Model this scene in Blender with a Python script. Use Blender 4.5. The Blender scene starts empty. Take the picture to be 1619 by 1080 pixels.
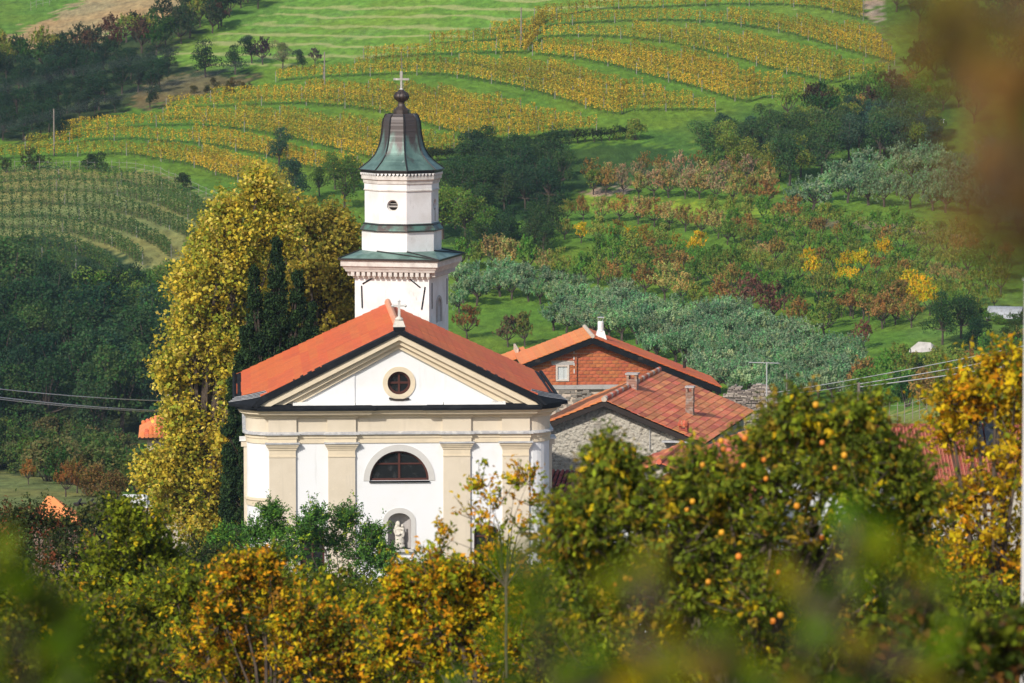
import bpy, bmesh, math, random
import numpy as np
from mathutils import Vector, Matrix, noise as mnoise

S = bpy.context.scene
COL = S.collection
R = math.radians

# ------------------------------------------------------------------ camera, sky, sun, exposure
F = 7225.0                      # focal length in photograph pixels (1619 wide)
PITCH = math.atan(661.0 / F)
CAMZ = 33.0
cam_d = bpy.data.cameras.new("camera")
cam = bpy.data.objects.new("camera", cam_d)
COL.objects.link(cam)
cam.location = (0, 0, CAMZ)
cam.rotation_euler = (math.pi / 2 - PITCH, 0, 0)
cam_d.sensor_width = 36.0
cam_d.lens = F / 1619.0 * 36.0
cam_d.clip_start = 0.3
cam_d.clip_end = 4000
cam_d.dof.use_dof = True
cam_d.dof.focus_distance = 212
cam_d.dof.aperture_fstop = 4.2
S.camera = cam

SUN_EL, SUN_AZ = R(35), R(213)      # azimuth clockwise from +Y (north): light from left, a little behind the camera
world = bpy.data.worlds.new("World")
S.world = world
world.use_nodes = True
wn = world.node_tree
wn.nodes.clear()
sky = wn.nodes.new("ShaderNodeTexSky")
sky.sky_type = 'NISHITA'
sky.sun_disc = False
sky.sun_elevation = SUN_EL
sky.sun_rotation = SUN_AZ
sky.air_density = 1.0
sky.dust_density = 1.6
bg = wn.nodes.new("ShaderNodeBackground")
bg.inputs[1].default_value = 0.145
wo = wn.nodes.new("ShaderNodeOutputWorld")
wn.links.new(sky.outputs[0], bg.inputs[0])
wn.links.new(bg.outputs[0], wo.inputs[0])
sun_d = bpy.data.lights.new("sun", 'SUN')
sun_d.energy = 4.0
sun_d.angle = R(0.8)
sun_d.color = (1.0, 0.95, 0.875)
sun = bpy.data.objects.new("sun", sun_d)
COL.objects.link(sun)
sdir = Vector((math.sin(SUN_AZ) * math.cos(SUN_EL), math.cos(SUN_AZ) * math.cos(SUN_EL), math.sin(SUN_EL)))
sun.rotation_euler = sdir.to_track_quat('Z', 'Y').to_euler()
S.view_settings.view_transform = 'Standard'
S.view_settings.look = 'None'
S.view_settings.exposure = 0.06
S.view_settings.gamma = 1.0
S.view_settings.use_curve_mapping = False
S.cycles.max_bounces = 6
S.cycles.diffuse_bounces = 3
S.cycles.transparent_max_bounces = 8
S.cycles.volume_bounces = 0
S.cycles.use_denoising = True

# ------------------------------------------------------------------ helpers: pixels to places
_cp, _sp = math.cos(PITCH), math.sin(PITCH)
def ray(px, py):
    a = (np.asarray(px, float) - 809.5) / F
    b = (540.0 - np.asarray(py, float)) / F
    return a, _cp + b * _sp, -_sp + b * _cp
def at(px, py, Y):
    a, dy, dz = ray(px, py)
    t = Y / dy
    return Vector((a * t, Y, CAMZ + dz * t))
def zat(py, Y): return at(810, py, Y).z
def proj(x, y, z):
    x = np.asarray(x, float); y = np.asarray(y, float); z = np.asarray(z, float) - CAMZ
    d = y * _cp - z * _sp
    u = y * _sp + z * _cp
    d = np.where(d < .1, .1, d)
    return 809.5 + F * x / d, 540.0 - F * u / d

# ------------------------------------------------------------------ terrain
NEAR = [(-100, 36), (-20, 34), (-6, 31.9), (0, 31.2), (40, 24.0), (80, 17.0), (130, 8.2), (178, 0.0), (215, -.3), (250, -.5)]
PROF = {
 -0.45: [(300, -2), (430, 8), (600, 26), (760, 46), (1000, 80), (1600, 150)],
 -0.20: [(300, -4), (360, -9), (430, -14), (500, -8), (600, 6), (700, 20), (760, 29), (1000, 66), (1600, 150)],
 -0.11: [(300, -4.6), (330, -6.5), (352, -10), (420, -24), (455, -25), (500, -18), (540, -9.8), (590, -1.5), (620, 1.4), (660, 6.3), (700, 11.5), (760, 20.2), (1000, 62), (1600, 140)],
 -0.06: [(275, -3), (300, -5), (345, -10), (420, -22), (455, -23), (500, -17), (540, -9.5), (590, -1.6), (620, 2.0), (660, 7.5), (700, 14), (760, 24), (1000, 68), (1600, 140)],
  0.00: [(275, -3), (330, -9), (430, -18), (462, -18), (500, -14), (520, -12.4), (600, -2), (680, 12.2), (720, 21), (800, 38), (1000, 75), (1600, 140)],
  0.06: [(275, -2), (330, -6), (420, -13.5), (470, -14), (500, -12), (600, -1.9), (680, 12), (720, 20.5), (800, 38), (1000, 75), (1600, 140)],
  0.11: [(275, -1.5), (330, -2.6), (400, -7.5), (440, -10.8), (475, -11.8), (505, -9.5), (600, -1.6), (680, 12), (720, 20), (800, 37), (1000, 75), (1600, 140)],
  0.45: [(275, 0), (400, 2), (500, 4), (600, 10), (720, 28), (1000, 80), (1600, 150)]}
YT = np.arange(-120.0, 1620.0, 1.0)
UN = sorted(PROF)
TAB = []
for u in UN:
    pts = NEAR + PROF[u]
    t = np.interp(YT, [p[0] for p in pts], [p[1] for p in pts])
    k = np.hanning(33); k /= k.sum()
    tp = np.pad(t, 16, mode='edge')
    ts = np.convolve(tp, k, 'valid')
    w = np.clip((YT - 235) / 60, 0, 1)
    TAB.append(t * (1 - w) + ts * w)
TAB = np.array(TAB)
rs0 = np.random.RandomState(5)
_wv = [(rs0.uniform(.02, .16), rs0.uniform(0, 6.28), rs0.uniform(0, 6.28)) for _ in range(26)]
def terr(x, y):
    x = np.asarray(x, float); y = np.asarray(y, float)
    u = np.clip(x / np.maximum(y, 40), -.449, .449)
    ui = np.interp(u, UN, np.arange(len(UN)))
    i0 = np.clip(np.floor(ui).astype(int), 0, len(UN) - 2)
    f = ui - i0
    f = f * f * (3 - 2 * f)
    yi = np.clip(y + 120, 0, len(YT) - 1.01)
    j = np.floor(yi).astype(int); g = yi - j
    a = TAB[i0, j] * (1 - g) + TAB[i0, j + 1] * g
    b = TAB[i0 + 1, j] * (1 - g) + TAB[i0 + 1, j + 1] * g
    z = a * (1 - f) + b * f
    n = 0
    for k, a1, p1 in _wv:
        n = n + np.sin(k * (x * math.cos(a1) + y * math.sin(a1)) + p1) * .028 / k ** .75 * .35
    return z + n * np.clip((y - 260) / 150, 0, 1)
_YM = np.arange(150.0, 1500.0, 1.5)
def ground(px, py):
    """point of the terrain seen at a pixel (arrays welcome)"""
    px = np.atleast_1d(np.asarray(px, float)); py = np.atleast_1d(np.asarray(py, float))
    a, dy, dz = ray(px, py)
    out = np.zeros((len(px), 3))
    for s in range(0, len(px), 400):
        aa, dd, zz = (q[s:s + 400, None] for q in (a, dy, dz))
        t = _YM[None, :] / dd
        X = aa * t; Z = CAMZ + zz * t
        H = Z - terr(X, np.broadcast_to(_YM[None, :], X.shape))
        below = (H < 0)
        i = np.argmax(below, 1)
        i = np.where(below.any(1), np.maximum(i, 1), len(_YM) - 1)
        r = np.arange(len(i))
        h0, h1 = H[r, i - 1], H[r, i]
        g = np.clip(h0 / (h0 - h1 + 1e-9), 0, 1)
        Y = _YM[i - 1] + 1.5 * g
        tt = Y / dd[:, 0]
        out[s:s + 400, 0] = aa[:, 0] * tt; out[s:s + 400, 1] = Y
        out[s:s + 400, 2] = terr(out[s:s + 400, 0], Y)
    return out

# ------------------------------------------------------------------ helpers: materials
def mat(name, color=(.5, .5, .5), rough=.8, noise=None, bump=0, bscale=20, metal=0, spec=.3, coord='Object', extra=None):
    m = bpy.data.materials.new(name)
    m.use_nodes = True
    nt = m.node_tree
    b = nt.nodes['Principled BSDF']
    b.inputs['Base Color'].default_value = (*color, 1)
    b.inputs['Roughness'].default_value = rough
    b.inputs['Metallic'].default_value = metal
    b.inputs['Specular IOR Level'].default_value = spec
    tc = nt.nodes.new('ShaderNodeTexCoord')
    if noise:                       # list of (scale, colour, lo, hi[, stretch]) layers blended over the base colour
        prev = None
        for layer in noise:
            sc, c2, lo, hi = layer[:4]
            n = nt.nodes.new('ShaderNodeTexNoise')
            n.inputs['Scale'].default_value = sc
            n.inputs['Detail'].default_value = 6
            n.inputs['Roughness'].default_value = .62
            src = tc.outputs[coord]
            if len(layer) > 4:
                mp = nt.nodes.new('ShaderNodeMapping')
                mp.inputs['Scale'].default_value = layer[4]
                nt.links.new(src, mp.inputs[0]); src = mp.outputs[0]
            nt.links.new(src, n.inputs['Vector'])
            mr = nt.nodes.new('ShaderNodeMapRange')
            mr.inputs[1].default_value = lo; mr.inputs[2].default_value = hi
            nt.links.new(n.outputs[0], mr.inputs[0])
            mx = nt.nodes.new('ShaderNodeMix'); mx.data_type = 'RGBA'
            nt.links.new(mr.outputs[0], mx.inputs[0])
            if prev is None: mx.inputs[6].default_value = (*color, 1)
            else: nt.links.new(prev, mx.inputs[6])
            mx.inputs[7].default_value = (*c2, 1)
            prev = mx.outputs[2]
        nt.links.new(prev, b.inputs['Base Color'])
    if bump:
        n = nt.nodes.new('ShaderNodeTexNoise')
        n.inputs['Scale'].default_value = bscale
        n.inputs['Detail'].default_value = 5
        nt.links.new(tc.outputs[coord], n.inputs['Vector'])
        bp = nt.nodes.new('ShaderNodeBump')
        bp.inputs['Strength'].default_value = min(1, bump * 4)
        bp.inputs['Distance'].default_value = bump
        nt.links.new(n.outputs[0], bp.inputs['Height'])
        nt.links.new(bp.outputs[0], b.inputs['Normal'])
    return m
def vary(m, amt=.25, hue=.02):
    """give every object wearing the material its own small shift of value and hue"""
    nt = m.node_tree
    b = nt.nodes['Principled BSDF']
    oi = nt.nodes.new('ShaderNodeObjectInfo')
    mr = nt.nodes.new('ShaderNodeMapRange')
    mr.inputs[3].default_value = 1 - amt; mr.inputs[4].default_value = 1 + amt
    nt.links.new(oi.outputs['Random'], mr.inputs[0])
    m2 = nt.nodes.new('ShaderNodeMath'); m2.operation = 'MULTIPLY'; m2.inputs[1].default_value = 7.31
    nt.links.new(oi.outputs['Random'], m2.inputs[0])
    fr = nt.nodes.new('ShaderNodeMath'); fr.operation = 'FRACT'
    nt.links.new(m2.outputs[0], fr.inputs[0])
    mh = nt.nodes.new('ShaderNodeMapRange')
    mh.inputs[3].default_value = .5 - hue; mh.inputs[4].default_value = .5 + hue
    nt.links.new(fr.outputs[0], mh.inputs[0])
    h = nt.nodes.new('ShaderNodeHueSaturation')
    nt.links.new(mr.outputs[0], h.inputs['Value']); nt.links.new(mh.outputs[0], h.inputs['Hue'])
    inp = b.inputs['Base Color']
    if inp.links: nt.links.new(inp.links[0].from_socket, h.inputs['Color'])
    else: h.inputs['Color'].default_value = inp.default_value
    nt.links.new(h.outputs[0], inp)
    return m
def leaf_mat(name, transl=.35, rough=.6, spec=.08):
    m = bpy.data.materials.new(name); m.use_nodes = True
    nt = m.node_tree
    b = nt.nodes['Principled BSDF']
    b.inputs['Roughness'].default_value = rough
    b.inputs['Specular IOR Level'].default_value = spec
    at_ = nt.nodes.new('ShaderNodeAttribute'); at_.attribute_name = 'leaf_color'
    oi = nt.nodes.new('ShaderNodeObjectInfo')
    mx = nt.nodes.new('ShaderNodeMix'); mx.data_type = 'RGBA'; mx.blend_type = 'MULTIPLY'; mx.inputs[0].default_value = 1
    nt.links.new(at_.outputs['Color'], mx.inputs[6]); nt.links.new(oi.outputs['Color'], mx.inputs[7])
    nt.links.new(mx.outputs[2], b.inputs['Base Color'])
    t = nt.nodes.new('ShaderNodeBsdfTranslucent')
    g = nt.nodes.new('ShaderNodeGamma'); g.inputs[1].default_value = .85
    nt.links.new(mx.outputs[2], g.inputs[0]); nt.links.new(g.outputs[0], t.inputs[0])
    ms = nt.nodes.new('ShaderNodeMixShader'); ms.inputs[0].default_value = transl
    out = nt.nodes['Material Output']
    nt.links.new(b.outputs[0], ms.inputs[1]); nt.links.new(t.outputs[0], ms.inputs[2])
    nt.links.new(ms.outputs[0], out.inputs[0])
    return m

M = {}
M['plaster'] = mat('white_plaster', (.745, .745, .745), .9, [(1.2, (.74, .735, .715), .4, .75), (1.4, (.60, .59, .56), .60, .78, (1.6, 1.6, .16)), (.6, (.69, .68, .65), .52, .75)], .004, 30)
M['cream'] = mat('cream_plaster', (.64, .555, .43), .9, [(1.6, (.53, .46, .36), .56, .76, (1.6, 1.6, .15)), (1.5, (.57, .49, .37), .4, .75), (6, (.68, .59, .45), .55, .8)], .004, 30)
M['trim'] = mat('cream_trim', (.67, .565, .405), .85, [(2, (.56, .475, .345), .45, .8)], .003, 30)
M['grey_band'] = mat('grey_band', (.56, .54, .50), .9, [(2, (.5, .48, .45), .4, .8)])
M['lead'] = mat('lead_flashing', (.42, .42, .43), .5, [(3, (.62, .61, .58), .45, .65), (8, (.22, .21, .2), .6, .75)], metal=.2)
M['black'] = mat('black_sheet_metal', (.010, .011, .013), .7, [(2, (.022, .024, .027), .5, .8)], metal=0, spec=.12)
M['darkwood'] = mat('dark_wood', (.03, .022, .018), .8)
M['tower'] = mat('old_white_render', (.76, .75, .73), .95, [(1.1, (.62, .59, .55), .45, .75), (3.5, (.34, .32, .30), .62, .80, (1, 1, .22)), (9, (.25, .22, .2), .72, .85)], .012, 14)
M['towerstone'] = mat('weathered_stone', (.62, .59, .54), .95, [(2.2, (.44, .40, .36), .45, .75), (9, (.2, .17, .15), .62, .8), (4, (.50, .45, .40), .6, .8)], .02, 18)
M['copper'] = mat('patinated_copper', (.10, .20, .155), .55, [(1.0, (.075, .055, .048), .46, .58, (1, 1, .35)), (3, (.20, .31, .26), .6, .8, (1, 1, .3)), (8, (.035, .04, .04), .68, .8)], .006, 8, metal=.25, spec=.5)
M['copperseam'] = mat('copper_seam', (.035, .032, .03), .5, metal=.3)
M['copper_dark'] = mat('dark_copper', (.06, .042, .035), .45, [(4, (.11, .09, .08), .5, .8)], metal=.35, spec=.5)
M['glass'] = mat('dark_glass', (.012, .014, .016), .06, [(3, (.05, .05, .05), .5, .75)], spec=.8)
M['frame'] = mat('brown_window_frame', (.07, .022, .015), .6)
M['statue'] = mat('pale_stone', (.60, .55, .47), .9, [(8, (.42, .38, .32), .5, .75)], .01, 30)
M['oldmetal'] = mat('weathered_metal', (.30, .285, .25), .6, [(5, (.46, .44, .40), .5, .7)], metal=.2)
M['white'] = mat('white_paint', (.78, .77, .74), .7, [(6, (.55, .53, .5), .55, .8)])
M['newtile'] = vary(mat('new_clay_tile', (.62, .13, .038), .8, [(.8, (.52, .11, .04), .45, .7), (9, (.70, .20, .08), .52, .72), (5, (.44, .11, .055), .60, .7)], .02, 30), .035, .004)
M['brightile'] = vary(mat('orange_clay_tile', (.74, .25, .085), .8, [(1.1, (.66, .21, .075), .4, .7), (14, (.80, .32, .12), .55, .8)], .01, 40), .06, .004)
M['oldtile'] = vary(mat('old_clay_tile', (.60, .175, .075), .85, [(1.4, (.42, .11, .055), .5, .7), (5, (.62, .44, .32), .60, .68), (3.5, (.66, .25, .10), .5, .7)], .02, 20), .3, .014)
M['redtile'] = vary(mat('dark_red_tile', (.33, .085, .05), .75, [(3, (.22, .05, .05), .45, .7)], .01, 20), .2, .01)
M['mortar'] = mat('mortar', (.58, .47, .37), .95, [(4, (.45, .38, .3), .5, .7)])
M['block'] = vary(mat('clay_block', (.50, .155, .06), .85, [(5, (.34, .08, .04), .45, .7), (22, (.54, .17, .08), .55, .75)], .01, 60), .16, .01)
M['concrete'] = mat('grey_concrete', (.42, .39, .36), .95, [(4, (.30, .28, .26), .5, .75)], .02, 20)
M['roughcast'] = mat('rough_stone_render', (.50, .455, .37), 1.0, [(.7, (.42, .38, .31), .45, .7), (4.5, (.27, .235, .185), .54, .66, (1, 1, 1.8)), (8, (.66, .62, .54), .58, .68), (14, (.22, .19, .15), .62, .7)], .25, 5.5)
M['rubble'] = vary(mat('rubble_stone', (.34, .29, .25), .95, [(4, (.2, .17, .14), .5, .75)], .04, 8), .3, .02)
M['oldbrick'] = vary(mat('old_brick', (.27, .16, .11), .95, [(4, (.36, .30, .25), .45, .6)], .02, 20), .3, .01)
M['beigewall'] = mat('beige_wall', (.55, .49, .40), .9, [(1, (.46, .41, .33), .45, .75)])
M['bark'] = mat('bark', (.10, .075, .055), .95, [(8, (.05, .035, .028), .45, .7), (3, (.17, .14, .11), .6, .8)], .02, 15)
M['barkfar'] = mat('bark_far', (.075, .055, .042), .95)
M['post'] = mat('grey_post', (.26, .24, .21), .9)
M['pole'] = mat('grey_pole', (.22, .18, .15), .9, [(2, (.32, .29, .26), .5, .8)])
M['wire'] = mat('wire', (.42, .42, .42), .5)
M['corr'] = mat('corrugated_metal', (.52, .53, .54), .5, [(3, (.30, .28, .26), .5, .75)], metal=.3)
M['leaf'] = leaf_mat('leaf', .45)
M['leaf_far'] = leaf_mat('leaf_far', .38, .8, .04)
M['leaf_conifer'] = leaf_mat('leaf_conifer', .2, .75, .05)
M['fruit'] = vary(mat('orange_fruit', (.62, .26, .02), .5, [(10, (.66, .20, .02), .5, .7)], spec=.3), .25, .02)
M['green'] = mat('green_metal', (.02, .13, .09), .4)
M['brickred'] = mat('red_brick_paint', (.42, .09, .06), .9)

# ------------------------------------------------------------------ helpers: meshes
class MB:
    def __init__(s): s.v = []; s.f = []
    def add(s, vs, fs):
        o = len(s.v); s.v += [tuple(v) for v in vs]; s.f += [tuple(i + o for i in f) for f in fs]; return s
    def box(s, x0, x1, y0, y1, z0, z1):
        return s.add([(x0, y0, z0), (x1, y0, z0), (x1, y1, z0), (x0, y1, z0), (x0, y0, z1), (x1, y0, z1), (x1, y1, z1), (x0, y1, z1)],
                     [(0, 3, 2, 1), (4, 5, 6, 7), (0, 1, 5, 4), (1, 2, 6, 5), (2, 3, 7, 6), (3, 0, 4, 7)])
    def prism_y(s, pts, y0, y1):                 # outline in x,z pushed along y
        n = len(pts)
        vs = [(p[0], y0, p[1]) for p in pts] + [(p[0], y1, p[1]) for p in pts]
        return s.add(vs, [tuple(range(n)), tuple(range(2 * n - 1, n - 1, -1))] + [(i, i + n, (i + 1) % n + n, (i + 1) % n) for i in range(n)])
    def prism_z(s, pts, z0, z1):
        n = len(pts)
        vs = [(p[0], p[1], z0) for p in pts] + [(p[0], p[1], z1) for p in pts]
        return s.add(vs, [tuple(range(n - 1, -1, -1)), tuple(range(n, 2 * n))] + [(i, (i + 1) % n, (i + 1) % n + n, i + n) for i in range(n)])
    def hexa(s, a, b):                            # two quads a,b (4 points each) joined into a solid
        return s.add(list(a) + list(b), [(3, 2, 1, 0), (4, 5, 6, 7), (0, 1, 5, 4), (1, 2, 6, 5), (2, 3, 7, 6), (3, 0, 4, 7)])
    def slab(s, quad, th):                        # quad thickened downwards along its normal
        q = [Vector(p) for p in quad]
        n = (q[1] - q[0]).cross(q[3] - q[0]).normalized()
        if n.z < 0: n = -n
        return s.hexa([p - n * th for p in q], q)
    def tube(s, pts, r, n=6, cap=True):
        pts = [Vector(p) for p in pts]
        rr = r if isinstance(r, (list, tuple)) else [r] * len(pts)
        o = len(s.v); vs = []; fs = []
        for i, p in enumerate(pts):
            d = (pts[min(i + 1, len(pts) - 1)] - pts[max(i - 1, 0)]).normalized()
            a = d.cross(Vector((0, 0, 1)) if abs(d.z) < .9 else Vector((1, 0, 0))).normalized()
            b = d.cross(a)
            for k in range(n):
                t = 2 * math.pi * k / n
                vs.append(p + (a * math.cos(t) + b * math.sin(t)) * rr[i])
        for i in range(len(pts) - 1):
            for k in range(n):
                fs.append((i * n + k, i * n + (k + 1) % n, (i + 1) * n + (k + 1) % n, (i + 1) * n + k))
        if cap:
            fs.append(tuple(range(n - 1, -1, -1))); fs.append(tuple(range((len(pts) - 1) * n, len(pts) * n)))
        return s.add(vs, fs)
    def lathe(s, prof, n=16, a0=0.0, cx=0, cy=0, flat=1.0):      # prof: (r, z)
        vs = []; fs = []
        for r, z in prof:
            for k in range(n):
                t = a0 + 2 * math.pi * k / n
                vs.append((cx + r * math.cos(t), cy + r * math.sin(t) * flat, z))
        for i in range(len(prof) - 1):
            for k in range(n):
                fs.append((i * n + k, i * n + (k + 1) % n, (i + 1) * n + (k + 1) % n, (i + 1) * n + k))
        fs.append(tuple(range(n - 1, -1, -1))); fs.append(tuple(range((len(prof) - 1) * n, len(prof) * n)))
        return s.add(vs, fs)
    def sweep(s, path, prof):
        """path: (x,y) polyline seen from above with outside on its right-hand side; prof: closed list of (out, z)"""
        P = [Vector((p[0], p[1])) for p in path]
        offs = []
        for i, p in enumerate(P):
            d0 = (P[i] - P[i - 1]).normalized() if i else (P[1] - P[0]).normalized()
            d1 = (P[i + 1] - P[i]).normalized() if i < len(P) - 1 else d0
            n0 = Vector((d0.y, -d0.x)); n1 = Vector((d1.y, -d1.x))
            m = n0 + n1
            m = m / max(m.dot(n0), .3) if m.length > 1e-4 else n0
            offs.append(m)
        k = len(prof); vs = []; fs = []
        for p, m in zip(P, offs):
            for o, z in prof: vs.append((p.x + m.x * o, p.y + m.y * o, z))
        for i in range(len(P) - 1):
            for j in range(k):
                fs.append((i * k + j, (i + 1) * k + j, (i + 1) * k + (j + 1) % k, i * k + (j + 1) % k))
        fs.append(tuple(range(k))); fs.append(tuple(range(len(P) * k - 1, (len(P) - 1) * k - 1, -1)))
        return s.add(vs, fs)
    def panel_hole(s, rect, hole, y, yb):
        """wall panel in the plane y with a star-shaped hole, its reveal running back to yb"""
        x0, x1, z0, z1 = rect
        cx = sum(p[0] for p in hole) / len(hole); cz = sum(p[1] for p in hole) / len(hole)
        ang = sorted([(math.atan2(p[1] - cz, p[0] - cx), p[0], p[1]) for p in hole])
        for qx, qz in ((x0, z0), (x1, z0), (x1, z1), (x0, z1)):
            t = math.atan2(qz - cz, qx - cx)
            k = 0
            while k < len(ang) and ang[k][0] < t: k += 1
            a, b = ang[k - 1], ang[k % len(ang)]
            ex, ez = b[1] - a[1], b[2] - a[2]; dx, dz = math.cos(t), math.sin(t)
            den = ex * dz - ez * dx
            w = ((cx - a[1]) * dz - (cz - a[2]) * dx) / den if abs(den) > 1e-9 else .5
            w = min(max(w, 0), 1)
            ang.insert(k, (t, a[1] + ex * w, a[2] + ez * w))
        def hit(t):
            dx, dz = math.cos(t), math.sin(t); best = 1e9
            if dx > 1e-9: best = min(best, (x1 - cx) / dx)
            if dx < -1e-9: best = min(best, (x0 - cx) / dx)
            if dz > 1e-9: best = min(best, (z1 - cz) / dz)
            if dz < -1e-9: best = min(best, (z0 - cz) / dz)
            return cx + dx * best, cz + dz * best
        n = len(ang)
        vs = [(hit(a[0])[0], y, hit(a[0])[1]) for a in ang] + [(a[1], y, a[2]) for a in ang] + [(a[1], yb, a[2]) for a in ang]
        fs = []
        for i in range(n):
            j = (i + 1) % n
            fs.append((i, j, n + j, n + i)); fs.append((n + i, n + j, 2 * n + j, 2 * n + i))
        return s.add(vs, fs)
    def mesh(s, name, m, smooth=False):
        me = bpy.data.meshes.new(name)
        me.from_pydata(s.v, [], s.f)
        if m: me.materials.append(m)
        if smooth: me.polygons.foreach_set('use_smooth', [True] * len(me.polygons))
        me.update()
        return me
    def build(s, name, m, parent=None, smooth=False, label=None, kind=None, loc=None):
        o = bpy.data.objects.new(name, s.mesh(name, m, smooth))
        COL.objects.link(o)
        if parent: o.parent = parent
        if label: o['label'] = label
        if kind: o['kind'] = kind
        if loc is not None: o.location = loc
        return o
def tag(o, label, cat=None, group=None, kind=None):
    o['label'] = label
    if cat: o['category'] = cat
    if group: o['group'] = group
    if kind: o['kind'] = kind
    return o
def thing(name, label, cat, loc=(0, 0, 0), rz=0, group=None, scale=1):
    o = bpy.data.objects.new(name, None)
    COL.objects.link(o)
    o.empty_display_size = .3
    o.location = loc; o.rotation_euler = (0, 0, rz); o.scale = (scale,) * 3
    return tag(o, label, cat, group)
def link_mesh(name, me, parent=None, loc=None, rot=None, scale=None, color=None):
    o = bpy.data.objects.new(name, me)
    COL.objects.link(o)
    if parent: o.parent = parent
    if loc is not None: o.location = loc
    if rot is not None: o.rotation_euler = rot
    if scale is not None: o.scale = scale
    if color is not None: o.color = (*color, 1)
    return o
def fast_mesh(name, V, Fq, m, colors=None):
    """V (n,3) and quads (k,4) -> mesh; colors per quad (k,3)"""
    me = bpy.data.meshes.new(name)
    k = len(Fq)
    me.vertices.add(len(V)); me.vertices.foreach_set('co', np.ascontiguousarray(V, np.float32).ravel())
    me.loops.add(k * 4); me.loops.foreach_set('vertex_index', np.ascontiguousarray(Fq, np.int32).ravel())
    me.polygons.add(k); me.polygons.foreach_set('loop_start', np.arange(0, 4 * k, 4, dtype=np.int32))
    me.update(calc_edges=True)
    if m: me.materials.append(m)
    if colors is not None:
        at_ = me.color_attributes.new('leaf_color', 'FLOAT_COLOR', 'CORNER')
        c = np.ones((k, 4, 4), np.float32); c[:, :, :3] = np.asarray(colors)[:, None, :]
        at_.data.foreach_set('color', c.ravel())
    return me
def unit(v): return v / (np.linalg.norm(v, axis=-1, keepdims=True) + 1e-9)
def leaf_quads(P, size, rng, outward=None, up=.5, narrow=.62, axis=None, jitter=.35, fold=0.12):
    """one kite-shaped, slightly folded leaf at each point; returns V, F"""
    n = len(P)
    nrm = rng.normal(size=(n, 3))
    nrm[:, 2] += up
    if outward is not None: nrm = unit(nrm) + outward * .8
    nrm = unit(nrm)
    ax = rng.normal(size=(n, 3)) if axis is None else axis + rng.normal(size=(n, 3)) * .35
    ax = unit(ax - nrm * (ax * nrm).sum(1, keepdims=True))
    sd = np.cross(nrm, ax)
    s = (size * (1 + jitter * rng.uniform(-1, 1, n)))[:, None]
    a = P - ax * s * .5
    b = P + sd * s * .5 * narrow - ax * s * .05 + nrm * s * fold
    c = P + ax * s * .5
    d = P - sd * s * .5 * narrow - ax * s * .05 + nrm * s * fold
    V = np.stack([a, b, c, d], 1).reshape(-1, 3)
    return V, np.arange(4 * n).reshape(-1, 4)
def palette(rng, n, cols, w=None, var=.22):
    cols = np.array(cols, float)
    w = None if w is None else np.array(w, float) / sum(w)
    c = cols[rng.choice(len(cols), n, p=w)]
    return np.clip(c * (1 + rng.uniform(-var, var, (n, 1))) * (1 + rng.uniform(-.08, .08, (n, 3))), 0, 1)

# ------------------------------------------------------------------ the ground: one sheet
def inpoly(px, py, poly):
    c = np.zeros(px.shape, bool); n = len(poly); j = n - 1
    for i in range(n):
        xi, yi = poly[i]; xj, yj = poly[j]
        if yi != yj:
            c ^= ((yi > py) != (yj > py)) & (px < (xj - xi) * (py - yi) / (yj - yi) + xi)
        j = i
    return c
GRASS = (.095, .195, .022)
ZONES = [  # outline (pixels of the photograph, cast on the terrain), colour
 ([(-300, -400), (2000, -400), (2000, 60), (-300, 60)], (.10, .20, .028)),
 ([(440, 20), (520, -60), (1500, -60), (1340, 0), (1000, 6), (840, 26), (680, 72), (575, 95), (520, 100), (380, 108), (240, 95), (330, 62)], (.125, .25, .032)),
 ([(-60, 92), (30, 50), (105, 14), (150, -20), (330, -20), (280, 28), (200, 42), (150, 66), (40, 78)], (.30, .24, .12)),
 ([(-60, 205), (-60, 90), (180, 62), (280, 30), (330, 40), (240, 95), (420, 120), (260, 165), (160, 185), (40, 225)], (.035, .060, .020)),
 ([(230, 120), (400, 122), (395, 135), (300, 152), (240, 168), (200, 175)], (.13, .115, .05)),
 ([(-60, 262), (90, 268), (250, 275), (345, 318), (400, 360), (330, 480), (-60, 480)], (.19, .215, .075)),
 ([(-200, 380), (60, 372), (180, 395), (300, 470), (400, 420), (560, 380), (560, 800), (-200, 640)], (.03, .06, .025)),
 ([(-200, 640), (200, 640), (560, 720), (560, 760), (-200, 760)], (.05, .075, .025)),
 ([(-200, 745), (60, 750), (230, 790), (300, 900), (-200, 900)], (.16, .19, .06)),
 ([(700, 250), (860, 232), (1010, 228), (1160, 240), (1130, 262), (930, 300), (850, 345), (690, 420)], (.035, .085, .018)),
 ([(1010, 215), (1180, 168), (1500, 150), (1500, 240), (1300, 290), (1100, 250)], (.07, .15, .022)),
 ([(900, 312), (1220, 330), (1240, 345), (900, 330)], (.18, .30, .028)),
 ([(1236, 346), (1420, 352), (1560, 372), (1540, 382), (1400, 364), (1236, 356)], (.19, .17, .08)),
 ([(930, 303), (985, 294), (1003, 300), (935, 312)], (.30, .25, .19)),
 ([(1362, 22), (1378, 2), (1400, 0), (1398, 22), (1388, 40), (1376, 28)], (.36, .30, .22)),
 ([(1376, 30), (1392, 34), (1400, 70), (1425, 120), (1412, 118), (1388, 72)], (.10, .13, .045)),
 ([(1400, 655), (1470, 640), (1560, 600), (1700, 600), (1700, 720), (1380, 720)], (.20, .25, .06)),
 ([(1440, 470), (1560, 460), (1700, 470), (1700, 560), (1440, 560)], (.10, .19, .03)),
 ([(1100, 225), (1240, 228), (1230, 236), (1100, 236)], (.17, .26, .03)),
]
us = np.concatenate([np.linspace(-.55, -.15, 26)[:-1], np.linspace(-.15, .15, 300), np.linspace(.15, .55, 26)[1:]])
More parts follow.
